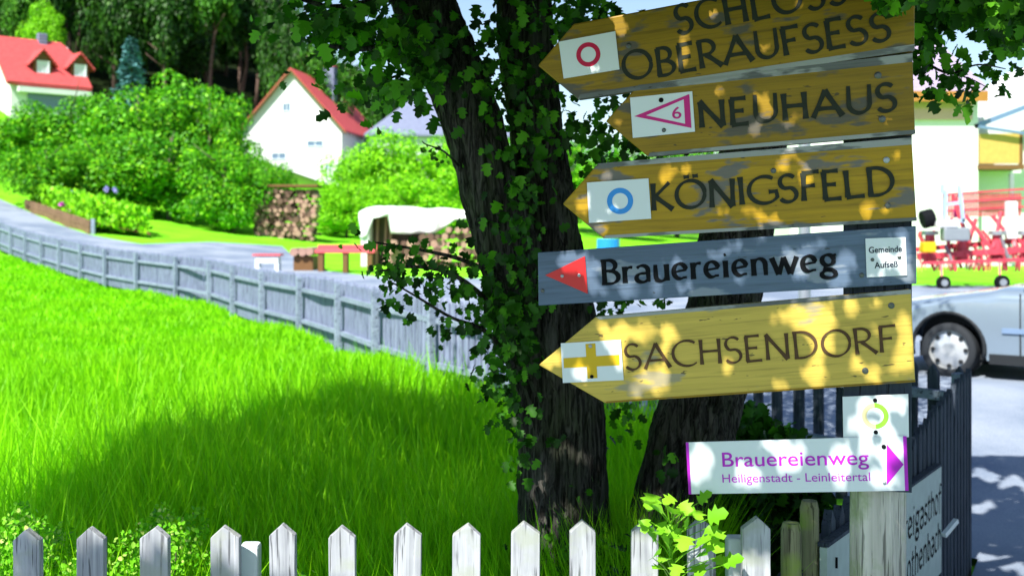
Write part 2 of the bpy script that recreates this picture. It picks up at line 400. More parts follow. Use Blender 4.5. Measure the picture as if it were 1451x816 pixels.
make_tree('pale_tree', 62, 2, 66, 92, 'lime', 0, 'limebush', 'pale lime leaved tree above the red roof at the forest edge', 'tree', None, .12, .8)
for px, top, wp, d in ((700, 170, 150, 70), (790, 190, 140, 66), (880, 200, 130, 62), (960, 185, 150, 72), (1060, 205, 120, 60), (1480, 120, 200, 62), (1640, 150, 220, 60), (1800, 140, 220, 66), (-120, 150, 200, 60), (-280, 160, 200, 58)):
    make_tree('garden_tree', px, top, wp, d, 'bush', rng.integers(0, 4), 'bushleaf', 'leafy garden tree '+{700: 'glimpsed left of the main trunk', 790: 'directly behind the main trunk', 880: 'behind the right hand stem', 960: 'behind the left half of the boards', 1060: 'behind the middle of the boards', 1480: 'just right of the annex', 1640: 'second right of the annex', 1800: 'third right of the annex', -120: 'just left of the dormered house', -280: 'farthest left of the dormered house'}[px], 'tree', 'leafy garden trees around the houses', .16, 1.0)
# forest on the hill
rr = random.Random(5)
k = 0
for row, (d, n, lo, hi) in enumerate([(100, 15, -40, 500), (112, 18, -60, 560), (124, 20, -80, 600), (140, 22, -80, 640)]):
    for i in range(n):
        px = lo+(hi-lo)*(i+rr.uniform(.1, .9))/n; dd = d+rr.uniform(-5, 5); x = (px-CX)*dd/F; z0 = tz(x, dd)
        h = rr.uniform(12, 17)
        if px > 415: h = min(h, (H+(HY-52-(px-415)*.5)*dd/F)-z0)
        if h < 5: continue
        top = HY-(z0+h-H)*F/dd
        kind = 'pine' if rr.random() < .6 else 'bush'
        pine = kind == 'pine'
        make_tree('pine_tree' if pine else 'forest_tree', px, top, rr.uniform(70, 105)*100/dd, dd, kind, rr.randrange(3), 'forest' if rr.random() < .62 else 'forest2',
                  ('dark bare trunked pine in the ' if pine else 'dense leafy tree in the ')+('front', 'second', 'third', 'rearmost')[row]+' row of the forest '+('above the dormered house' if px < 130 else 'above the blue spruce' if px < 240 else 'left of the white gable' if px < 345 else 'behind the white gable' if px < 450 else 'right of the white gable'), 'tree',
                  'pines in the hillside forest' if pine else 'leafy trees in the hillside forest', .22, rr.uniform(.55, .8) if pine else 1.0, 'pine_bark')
        k += 1
# blue spruce
def spruce():
    d = 84; x = (186-CX)*d/F; z0 = tz(x, d); h = H-(55-HY)*d/F-z0; t = thing('blue_spruce', 'slim blue spruce with whorled drooping branches behind the garden trees', 'tree', (x, d, z0))
    ob('trunk', MB().tube([(0, 0, -.3), (0, 0, h)], [.16, .02], 8).me('trunk'), M['far_bark'], t)
    r = np.random.default_rng(3); P_ = []; A_ = []; N_ = []
    for lv in range(22):
        z = h*(.12+.86*lv/21); R = 1.5*(1-(lv/22)**1.2)+.1
        for b in range(9):
            a = r.uniform(0, 6.28); L = R*r.uniform(.7, 1.1)
            for s in range(12):
                f = (s+1)/12; P_.append((cos(a)*L*f, sin(a)*L*f, z-.22*L*f+r.normal()*.05)); A_.append((cos(a)+r.normal()*.6, sin(a)+r.normal()*.6, -.2+r.normal()*.3)); N_.append((r.normal()*.4, r.normal()*.4, 1))
    ob('crown', scatter('crown', np.array(P_), np.array(A_), np.array(N_), np.full(len(P_), .42)*r.uniform(.6, 1.2, len(P_)), DV, DT), M['spruce'], t)
spruce()

# ------------------------------------------------------------------ houses
M['stucco'] = flat('white_stucco', (.68, .70, .71), .9, var=.14, scale=.7)
M['glass'] = flat('window_glass', (.10, .17, .27), .12, spec=.8)
M['frame'] = flat('white_window_frame', (.7, .74, .8), .5)
M['brown'] = flat('brown_wood', (.16, .08, .03), .7)
M['tan'] = flat('tan_balcony_wood', (.50, .33, .09), .7, var=.2)
def tilemat(name, a, b, s=(2.5, 2.5, 2.5)):
    t = NT(name); n = t.noise(t.coord(s), 1.5, 4); wv = t.n('ShaderNodeTexWave'); wv.wave_type = 'BANDS'; wv.bands_direction = 'Z'; wv.inputs['Scale'].default_value = 1.4; t.l(t.coord(), wv.inputs[0])
    c = t.mix(n, a, b); return t.finish(c, .8, bump=wv.outputs['Fac'], bs=.6, bd=.05, spec=.2)
M['redtile'] = tilemat('red_roof_tile', (.44, .055, .06), (.60, .11, .11))
M['greytile'] = tilemat('grey_roof_slate', (.13, .15, .24), (.22, .25, .36))
M['pinktile'] = tilemat('faded_pink_roof_tile', (.26, .22, .33), (.38, .32, .42))
def window(par, c, wd, ht, ax='x', s=-1, glass='glass', fr='frame'):
    # window on a wall whose outward normal is s along the other axis
    mb = MB(); x, y, z = c; f = .07
    def bx(m, dx, dz, w_, h_, dep, o_):
        m.box((x+dx, y+s*o_, z+dz), (w_, dep, h_)) if ax == 'x' else m.box((x+s*o_, y+dx, z+dz), (dep, w_, h_))
    bx(mb, 0, ht/2, wd+2*f, f, .08, .02); bx(mb, 0, -ht/2, wd+2*f, f, .1, .03); bx(mb, -wd/2-f/2+.0, 0, f, ht-f, .08, .02); bx(mb, wd/2+f/2, 0, f, ht-f, .08, .02); bx(mb, 0, 0, .05, ht-f, .07, .015)
    o = mb.build('window', M[fr], par); g = MB(); bx(g, 0, 0, wd, ht-.02, .03, .005); g.build('pane', M[glass], o); return o
def gable_house(name, label, px, apexy, eavey, basey, wpx, d, depth, roofm, yaw, over=.35, wins=(), chim=None, ridge_thick=.14):
    x = (px-CX)*d/F; W = wpx*d/F; zA = H-(apexy-HY)*d/F; zE = H-(eavey-HY)*d/F; z0 = tz(x, d)-1.5
    t = thing(name, label, 'house', (x, d, z0), yaw); a = zA-z0; e = zE-z0
    mb = MB(); mb.prism([(-W/2, 0, 0), (W/2, 0, 0), (W/2, 0, e), (0, 0, a), (-W/2, 0, e)], (0, depth, 0)); mb.build('wall', M['stucco'], t)
    sl = (a-e)/(W/2); 
    for s in (-1, 1):
        r = MB(); xo = s*(W/2+over); zo = a-sl*(W/2+over)
        r.prism([(0, -over, a+.03), (xo, -over, zo+.03), (xo, -over, zo+.03+ridge_thick), (0, -over, a+.03+ridge_thick)], (0, depth+2*over, 0))
        r.build('roof', M[roofm], t)
        bb = MB().beam((0, -over-.02, a-.02), (xo, -over-.02, zo-.02), .05, .14); bb.build('barge_board', M['brown'], t)
    for (wx, wz, ww, wh) in wins: window(t, (wx, 0, wz-z0), ww, wh)
    if chim:
        cx, cy, cw, ch = chim; r = MB().box((cx, cy, a-abs(cx)*sl+ch/2-.3), (cw, cw, ch+.6)); c = r.build('chimney', M['greytile'], t)
        MB().box((cx, cy, a-abs(cx)*sl+ch+.06), (cw+.15, cw+.15, .12)).build('cap', M['redtile'], c)
    return t
d = 90; q = d/F
def wz(py): return H-(py-HY)*q
gable_house('gable_house', 'tall white gable house with a steep red roof and small windows', 414, 100, 181, 262, 146, 90, 11, 'redtile', radians(-9), .45,
    [(-.45, wz(152), .55, .65), (1.9, wz(204), 1.25, .45), (-1.1, wz(221), 1.1, .5), (3.0, wz(236), .5, .4)], (1.5, 5, .9, 2.6))
MB()
def grey_house():
    d = 84; q = d/F; x0 = (516-CX)*q; z0 = tz(x0, d)-1; t = thing('grey_roof_house', 'house with a grey hipped roof half hidden by lime shrubs and the leaning trunk', 'house', (x0, d, z0), radians(8)); W = 11.5; D = 9
    e = H-(192-HY)*q-z0; a = H-(122-HY)*q-z0
    MB().box((W/2, D/2, e/2), (W-.8, D-.8, e)).build('wall', M['stucco'], t); rx = 4.4
    A, B, C, E = (0, 0, e), (W, 0, e), (W, D, e), (0, D, e); T, S = (rx, D/2, a), (W-rx+1, D/2, a)
    for f in ((A, B, S, T), (C, E, T, S), (E, A, T), (B, C, S)):
        MB().prism(f, (0, 0, .14)).build('roof', M['greytile'], t)
    MB().box((rx+1.5, D/2+.5, a), (.6, .6, 1.4)).build('chimney', M['greytile'], t)
    window(t, (2.6, .4, e-1.3), 1.0, 1.0); window(t, (6.0, .4, e-1.3), 1.0, 1.0)
grey_house()
# left house, ridge running left-right going away
def dormer_house():
    d = 80; q = d/F
    def Q(px, py): return ((px-CX)*q, H-(py-HY)*q)
    A = Q(-8, 56); B = Q(108, 76)     # ridge ends
    x0 = A[0]; z0 = tz(-33, 80)-2
    t = thing('dormer_house', 'white house with a pink red tiled roof and two dormer windows', 'house', (x0, d, z0), radians(42))
    L = 5.6; a = A[1]-z0; e = a-3.2; dp = 3.4
    MB().prism([(0, -dp, 0), (0, -dp, e), (0, 0, a), (0, dp, e), (0, dp, 0)], (L-.5, 0, 0)).build('wall', M['stucco'], t)
    f = MB().prism([(-.4, -dp-.4, e-.35), (L-.2, -dp-.4, e-.35), (L-.2, -1.4, a-1.25), (L-1.0, 0, a+.05), (-.4, 0, a+.05)], (0, -.12, .22)); roof = f.build('roof', M['redtile'], t)
    MB().prism([(-.4, dp+.4, e-.35), (L-.2, dp+.4, e-.35), (L-1.0, 0, a+.05), (-.4, 0, a+.05)], (0, .12, .22)).build('roof', M['redtile'], t)
    MB().prism([(L-.2, -1.4, a-1.25), (L-1.0, 0, a+.05), (L-.2, 1.4, a-1.25)], (.05, 0, .15)).build('roof', M['redtile'], t)
    MB().box((4.1-.9, -.2, a+.3), (.55, .55, .9)).build('chimney', M['greytile'], roof)
    for dx in (2.3, 4.9):
        c = t; y = -2.95; zc = a-1.85
        w_ = MB().prism([(dx-.62, y, zc-.75), (dx+.62, y, zc-.75), (dx+.62, y, zc+.2), (dx, y, zc+.95), (dx-.62, y, zc+.2)], (0, 2.2, 0)).build('dormer', M['brown'], t)
        window(w_, (dx, y-.02, zc-.2), .72, .8, glass='frame')
        rf = MB()
        for s in (-1, 1): rf.prism([(dx, y-.25, zc+1.12), (dx+s*1.0, y-.25, zc-.02), (dx+s*1.0, y-.25, zc-.16), (dx, y-.25, zc+.98)], (0, 2.6, 0))
        rf.build('dormer_roof', M['redtile'], t)
    MB().box((L/2, -dp-.45, e-.62), (L-.6, .5, .35)).build('eave_board', M['stucco'], t)
    MB().box((L/2, -dp-.05, e-1.35), (L-2.2, .1, 1.1)).build('veranda_glazing', M['glass'], t)
    window(t, (-.02, -.3, e+.3), .5, .9, 'y', -1, glass='tan'); return t
dormer_house()
# right house
def right_house():
    d = 40; q = d/F
    def X(px): return (px-CX)*q
    def Z(py): return H-(py-HY)*q
    xl, xr = X(1120), X(1386); z0 = tz(13, 40)-.3
    t = thing('stucco_house', 'white stucco house with a faded pink tiled roof behind the signs', 'house', (xl, d, z0))
    W = xr-xl; e = Z(128)-z0; top = Z(38)-z0
    MB().box((W/2, 4, e/2), (W, 8, e)).build('wall', M['stucco'], t)
    MB().prism([(-.4, -.6, e-.12), (W+.1, -.6, e-.12), (W+.1, 4, top), (-.4, 4, top)], (0, .1, .2)).build('roof', M['pinktile'], t)
    MB().prism([(-.4, 8.6, e-.12), (W+.1, 8.6, e-.12), (W+.1, 4, top), (-.4, 4, top)], (0, .1, .2)).build('roof', M['pinktile'], t)
    MB().prism([(W, 0, e), (W, 8, e), (W, 4, top)], (-.25, 0, 0)).build('gable_wall', M['stucco'], t)
    MB().box((W/2-.1, -.56, e-.28), (W+.4, .12, .36)).build('eave_board', flat('orange_brown_wood', (.34, .15, .03), .7), t)
    pk = flat('pink_band', (.62, .36, .34), .8); tn = flat('ochre_band', (.5, .38, .18), .8)
    MB().box((W-2.3, -.06, Z(150)-z0), (4.1, .12, 1.0)).build('shutter_band', pk, t); MB().box((W-2.3, -.13, Z(145)-z0), (3.9, .05, .45)).build('shutter_panel', tn, t)
    # annex
    x2, y2 = X(1392), 36.0; q2 = y2/F
    t2 = thing('annex_house', 'white annex with blue grey metal roof edge and tan balcony at the right edge', 'house', (X(1395), 41, z0))
    MB().prism([(0, 0, 0), (7.5, 0, 0), (7.5, 0, Z(20)-z0), (4.2, 0, Z(60)-z0), (0, 0, Z(172)-z0)], (0, 7, 0)).build('wall', M['stucco'], t2)
    bl = flat('blue_grey_metal', (.16, .25, .42), .4, metal=.3)
    MB().beam((-.35, -.8, Z(180)-z0), (3.4, -.8, Z(122)-z0), .4, .16).build('roof_edge', bl, t2)
    MB().beam((-.3, -1.3, Z(181)-z0), (2.6, -1.3, Z(198)-z0), .12, .1).build('gutter', bl, t2)
    b = thing
    bal = MB().box((.55, -1.05, Z(211)-z0), (1.5, .08, 1.05)).build('balcony_panel', M['tan'], t2)
    MB().box((.55, -.55, Z(237)-z0), (1.6, 1.2, .16)).build('balcony_floor', M['brown'], t2)
    MB().box((.95, -1.0, Z(310)-z0), (.14, .14, 3.2)).build('balcony_post', M['galv'], t2)
    MB().box((1.25, -1.05, Z(211)-z0), (.12, .12, 1.25)).build('balcony_corner_post', M['brown'], t2)
right_house()

# ------------------------------------------------------------------ wood piles, flower bed, bench
M['logend'] = flat('log_wood', (.36, .22, .18), .9, var=.5, scale=2)
M['logdark'] = flat('split_firewood', (.13, .075, .06), .9, var=.6, scale=2.5)
lm = MB(); lm.tube([(0, 0, 0), (0, 1, 0)], 1, 9); logme = lm.me('log'); logme.materials.append(M['logend'])
logme2 = logme.copy(); logme2.materials.clear(); logme2.materials.append(M['logdark'])
def logpile(name, label, x0, x1, y, z0, h, r, depth, n_max, slope=0, yaw=0):
    t = thing(name, label, 'wood pile', (x0, y, z0), yaw); rl = random.Random(3); rowi = 0; z = r
    cnt = 0
    while z < h:
        x = r*(1+(rowi % 2)); 
        while x < x1-x0:
            if z < h*(1-slope*(1-x/(x1-x0))) and cnt < n_max:
                s = r*rl.uniform(.6, 1.2); o = ob('log', logme if rl.random() < .6 else logme2, None, t, (x+rl.uniform(-.3, .3)*r, rl.uniform(-.2, .2), z+rl.uniform(-.2, .2)*r)); o.scale = (s, depth, s); o.rotation_euler = (rl.uniform(-.03, .03), rl.uniform(0, 3), rl.uniform(-.05, .05)); cnt += 1
            x += 2*r
        z += r*1.78; rowi += 1
    return t
d = 50; xa, xb = (357-CX)*d/F, (447-CX)*d/F; zb = tz((xa+xb)/2, d)
fp = logpile('firewood_stack', 'tall dark stack of split firewood under the white gable house', xa, xb, d, zb-.1, H-(266-HY)*d/F-zb, .115, 1.0, 260)
MB().box(((xb-xa)/2, .5, H-(264-HY)*d/F-zb+.12), (xb-xa+.2, 1.3, .1)).build('cover_board', M['brown'], fp)
d = 34.9; xa, xb = (548-CX)*d/F, (690-CX)*d/F; zb = tz((xa+xb)/2, d)
lp = logpile('covered_log_stack', 'stack of pale logs half covered by a white sheet', xa, xb, d, zb-.05, 1.5, .12, 1.3, 140, .5)
from mathutils import noise as mn0
# tarp: sagging sheet with folds
d = 35.7; V = []; Fc = []; n1, n2 = 40, 14; X0 = (512-CX)*d/F; X1 = (690-CX)*d/F
for i in range(n1+1):
    u = i/n1; x = X0+(X1-X0)*u
    ztop = H-((291 if u > .15 else 291+(.15-u)*60)+8*u-HY)*d/F
    bot = H-(np.interp(u, [0, .06, .1, .24, .25, .4, .6, .75, 1], [336, 336, 310, 306, 331, 331, 330, 312, 308])-HY)*d/F
    for j in range(n2+1):
        v = j/n2
        if v < .4: yy = 1.4*(1-v/.4); z = ztop+.03*sin(u*20)*v
        else: yy = -.12*(v-.4)-.05*sin(u*31+2*v); z = ztop+(bot-ztop)*(v-.4)/.6
        V.append((x+.03*sin(9*v+u*5), d-.35+yy+.05*sin(u*47+3*v)*v+.09*mn0.noise(Vector((u*9, v*3, 1))), z+.05*mn0.noise(Vector((u*7, v*2, 4)))*(1 if v < .45 else .6)))
for i in range(n1):
    for j in range(n2): Fc.append((i*(n2+1)+j, (i+1)*(n2+1)+j, (i+1)*(n2+1)+j+1, i*(n2+1)+j+1))
tp = ob('tarpaulin', mesh('tarpaulin', V, Fc, True), flat('white_tarpaulin', (.76, .78, .8), .5, var=.03)); sm = tp.modifiers.new('s', 'SOLIDIFY'); sm.thickness = .01
tag(tp, 'white sheet draped over the pale log stack', 'tarpaulin')
_a = P(526, 345, 36.2); _b = P(600, 302, 36.2); MB().box(((_a.x+_b.x)/2-xa, 36.3-34.9, (_b.z-zb)/2), (_b.x-_a.x, .1, _b.z-zb)).build('dark_interior_panel', M['far_bark'], lp)  # dark panel added to stand in for the dim interior behind the opening
_c = P(519, 0, 35.6); MB().box((_c.x-xa, .9, .5*(P(0, 300, 35.6).z-zb)), (.28, 1.0, P(0, 300, 35.6).z-zb)).build('end_panel', M['stucco'], lp, bevel=.08)
tl = MB()
for px in (533, 545, 552): 
    p = P(px, 300, 35.9); tl.tube([(p.x, 35.9, tz(p.x, 35.9)), (p.x+.05, 36, p.z)], .05, 6)
tag(tl.build('support_poles', M['logend']), 'poles holding up the left end of the white sheet', 'poles', kind='stuff')
# flower bed with plank wall
def bed():
    A = GH(36, 296); B = GH(128, 331)
    t = thing('flower_bed', 'raised flower bed edged with brown planks beside the path', 'flower bed', (A.x, A.y, tz(A.x, A.y)))
    o = Vector((A.x, A.y, tz(A.x, A.y))); pm = weathered('plank_edging', (.10, .06, .035), (.26, .17, .10), axis='x', scale=.4)
    zA0, zA1 = A.z-.1, H-(282-HY)*A.y/F; zB0, zB1 = B.z-.1, H-(312-HY)*B.y/F
    n = 4
    for i in range(n):
        for k in range(2):
            a = Vector((A.x, A.y, 0)).lerp(Vector((B.x, B.y, 0)), i/n); b = Vector((A.x, A.y, 0)).lerp(Vector((B.x, B.y, 0)), (i+.985)/n)
            z_a = np.interp(i/n, [0, 1], [zA0, zB0]); z_b = np.interp((i+1)/n, [0, 1], [zA0, zB0]); hh = np.interp(i/n, [0, 1], [zA1-zA0, zB1-zB0])/2
            a.z = z_a+hh*(k+.5); b.z = z_b+hh*(k+.5)
            MB().beam(a-o, b-o, .07+.01*k, hh*.95).build('plank', pm, t)
    MB().box(Vector((B.x+.15, B.y-.1, B.z+.25))-o, (.14, .14, .6)).build('post', M['rail_fence'], t)
    # soil
    MB().poly([Vector((A.x, A.y, zA1-.08))-o, Vector((B.x, B.y, zB1-.08))-o, P(215, 333, B.y)-o, P(160, 284, A.y)-o]).build('soil', M['brown'], t)
    r = np.random.default_rng(8); n = 2600; u = r.uniform(0, 1, n); v = r.uniform(0, 1, n)
    px = 45+165*u; base = np.interp(px, [45, 128, 215], [288, 322, 338]); top = np.interp(px, [45, 95, 150, 215], [262, 270, 284, 300]); py = base+(top-base)*v
    dd = np.interp(px, [45, 128, 215], [A.y, B.y, B.y])+r.uniform(0, 2, n)
    pos = np.stack([(px-CX)*dd/F, dd, H-(py-HY)*dd/F], 1)-np.array(o)
    f = ob('foliage', scatter('foliage', pos, rnorm(n)*.6+np.array([0, 0, .8]), rnorm(n)+np.array([0, -1, .8]), r.uniform(.12, .3, n), DV, DT), M['limebush'], t); f['kind'] = 'stuff'
    for nm, c, spots in (('flower', (.75, .12, .62), [(98, 297), (88, 291)]), ('flower', (.35, .35, .7), [(103, 274), (112, 282), (128, 278), (140, 285), (152, 268), (163, 270), (118, 296)]), ('flower', (.75, .62, .2), [(187, 293), (150, 300)])):
        mt = flat('petal', c, .6)
        for (fx, fy) in spots:
            n = 14; p = np.array(P(fx, fy, (A.y+B.y)/2)-o); ax = rnorm(n); ob(nm, scatter('flower', np.repeat(p[None], n, 0), ax, rnorm(n), np.full(n, .16), QV, QT), mt, t)
bed()
def bench():
    d = 32; p0 = P(448, 352, d); p1 = P(532, 356, d); z = tz(p0.x, d)
    t = thing('red_bench', 'long red painted bench on the grass by the road', 'bench', (p0.x, d, z)); L = p1.x-p0.x
    rp = flat('red_bench_paint', (.66, .10, .12), .5)
    hs = p0.z-z
    MB().box((L/2, -.12, hs-.08), (L, .2, .1)).build('seat_plank', rp, t, bevel=.01); MB().box((L/2, .12, hs-.08), (L, .2, .1)).build('seat_plank', rp, t, bevel=.01)
    MB().box((L/2, .3, hs+.02), (L, .06, .16)).build('backrest', rp, t)
    for x in (.15, L/2, L-.15): MB().box((x, 0, (hs-.13)/2), (.14, .36, hs-.13)).build('leg', M['brown'], t)
    d = 31; p = P(380, 384, d); z = tz(p.x, d)
    t = thing('garden_table', 'small white table with a pinkish red top beside the bench', 'table', (p.x, d, z)); hs = P(0, 361, d).z-z
    MB().box((0, 0, hs), (.75, .5, .05)).build('table_top', rp, t); MB().box((0, 0, hs-.13), (.62, .4, .18)).build('apron', M['white'], t)
    for sx in (-1, 1):
        for sy in (-1, 1): MB().box((sx*.27, sy*.16, (hs-.22)/2), (.1, .07, hs-.22)).build('leg', M['white'], t)
    for i, (px, py) in enumerate([(418, 357), (430, 357), (440, 356)]):
        q_ = P(px, py, 32.4); o = ob('cut_log', logme, None, None, (q_.x, 32.2, q_.z)); 
        o.scale = (.12, 1.3, .12); tag(o, ['leftmost of the short round logs lying left of the red bench', 'middle of the short round logs lying left of the red bench', 'short round log lying nearest the red bench'][i], 'log', 'short logs by the red bench')
        s = MB().box((q_.x, 32.8, (q_.z-.12+tz(q_.x, 32))/2), (.2, .8, q_.z-.12-tz(q_.x, 32)))
    sq = MB().box((P(430, 0, 32.4).x, 32.8, (P(0, 357, 32.4).z-.12+tz(-6, 32))/2), (.55, .9, max(.1, P(0, 357, 32.4).z-.13-tz(-6, 32)))); tag(sq.build('timber_trestle', M['brown']), 'brown timber block carrying the short round logs', 'trestle')
bench()
# low boundary wall/hedge strip pale, blue barrel
p = P(862, 345, 30); tag(MB().tube([(p.x, 30, tz(p.x, 30)), (p.x, 30, p.z+.12)], .3, 18).build('blue_barrel', flat('blue_plastic', (.02, .25, .75), .4)), 'bright blue barrel seen between the lower boards', 'barrel')
p = P(1140, 420, 16); tag(MB().tube([(p.x, 16, 0), (p.x, 16, 3.1)], .085, 16).build('metal_pole', M['galv']), 'upright grey metal pole seen in gaps between the boards', 'pole')

# ------------------------------------------------------------------ hay machine
def hay():
    rp = flat('red_machine_paint', (.55, .055, .085), .45, var=.35, scale=5, spec=.4); g = M['galv']; d = 27
    x0 = (1290-CX)*d/F; z0 = tz(10, d); t = thing('hay_tedder', 'red farm hay machine with tine arms parked on the grass', 'farm machine', (x0, d, z0))
    def L(px, py, dy=0): p = P(px, py, d); return (p.x-x0, dy, p.z-z0)
    r = random.Random(2)
    MB().beam(L(1300, 364), L(1475, 352), .14, .14).build('main_beam', rp, t)
    MB().beam(L(1300, 355, .6), L(1475, 340, .6), .12, .12).build('main_beam', rp, t)
    MB().beam(L(1296, 372, -.5), L(1470, 366, -.5), .1, .07).build('front_rail', rp, t)
    gd = MB()
    a0 = 1358; 
    for k in range(3): gd.beam(L(a0, 274+k*12, .9), L(1475, 266+k*13, .9), .05, .05)
    gd.build('guard_rail', rp, t)
    for k in range(29):
        px = a0+k*4; MB().beam(L(px, 272, .93), L(px, 306, .93), .03, .05).build('guard_slat', rp, t)
    for a, b in (((1360, 308), (1345, 356)), ((1362, 276), (1375, 345)), ((1395, 310), (1370, 360)), ((1380, 305), (1410, 355)), ((1432, 300), (1410, 352)), ((1450, 300), (1440, 350)), ((1418, 305), (1445, 350))):
        MB().beam(L(*a, .5), L(*b, .1), .07, .08).build('brace', rp, t)
    for k in range(16):
        a = (1300+k*10+r.uniform(-4, 4), r.uniform(318, 352)); b = (a[0]+r.uniform(-18, 18), r.uniform(352, 384)); MB().beam(L(*a, r.uniform(-.3, .9)), L(*b, r.uniform(-.4, .6)), .045, .06).build('strut', rp if k % 4 else g, t)
    for px, w_ in ((1322, 30), (1368, 34), (1418, 36), (1460, 34)):
        p = L(px, 345); ro = MB().tube([(p[0], .2, p[2]-.45), (p[0], .2, p[2]+.2)], [.16, .11], 12).build('rotor', rp, t)
        MB().tube([(p[0], .2, p[2]+.2), (p[0], .2, p[2]+.3)], [.2, .2], 12).build('cap', g, ro)
        tn = MB()
        for k in range(10):
            a = k*2*pi/10+.2; e = (p[0]+cos(a)*.55, .2+sin(a)*.55, p[2]-.28); tn.tube([(p[0], .2, p[2]-.2), e, (e[0]+.03, e[1], e[2]-.38)], .014, 5); tn.tube([(e[0], e[1], e[2]), (e[0]-.06, e[1], e[2]-.38)], .012, 5)
        tn.build('tine_arms', rp, ro)
    for px, py, rr_ in ((1412, 376, .17), (1330, 380, .16), (1456, 378, .16)):
        p = L(px, py, -.3); wh = MB().tube([(p[0], -.38, rr_), (p[0], -.22, rr_)], rr_, 18).build('wheel', M['black'], t, bevel=.02); MB().tube([(p[0], -.39, rr_), (p[0], -.21, rr_)], rr_*.5, 14).build('hub', g, wh)
        MB().beam((p[0], -.2, rr_), (p[0]+.1, .1, L(0, 358)[2]), .05, .06).build('wheel_arm', rp, t)
    for a, b in (((1333, 270), (1332, 318)), ((1352, 264), (1358, 316)), ((1334, 290), (1352, 288)), ((1332, 316), (1360, 312)), ((1329, 262), (1328, 275))): MB().beam(L(*a, -.3), L(*b, -.3), .07, .07).build('hitch_bar', flat('pale_blue_bar', (.35, .5, .7), .4), t)
    MB().tube([L(1302, 312, -.2), L(1318, 308, -.2)], .22, 14).build('drum', M['black'], t, bevel=.02)
    MB().box(L(1345, 332, -.35), (.62, .3, .32)).build('gearbox', g, t, bevel=.04); MB().box(L(1332, 318, -.4), (.5, .25, .16)).build('hood', M['stucco'], t, bevel=.04)
    MB().box(L(1306, 350, -.4), (.3, .3, .25)).build('weight_block', M['yellow'], t, bevel=.03)
    MB().box(L(1438, 312, .2), (.25, .2, .9)).build('folded_panel', M['stucco'], t, bevel=.03)
    MB().box(L(1378, 302, .85), (.22, .1, .2)).build('reflector', M['pink'], t)
hay()

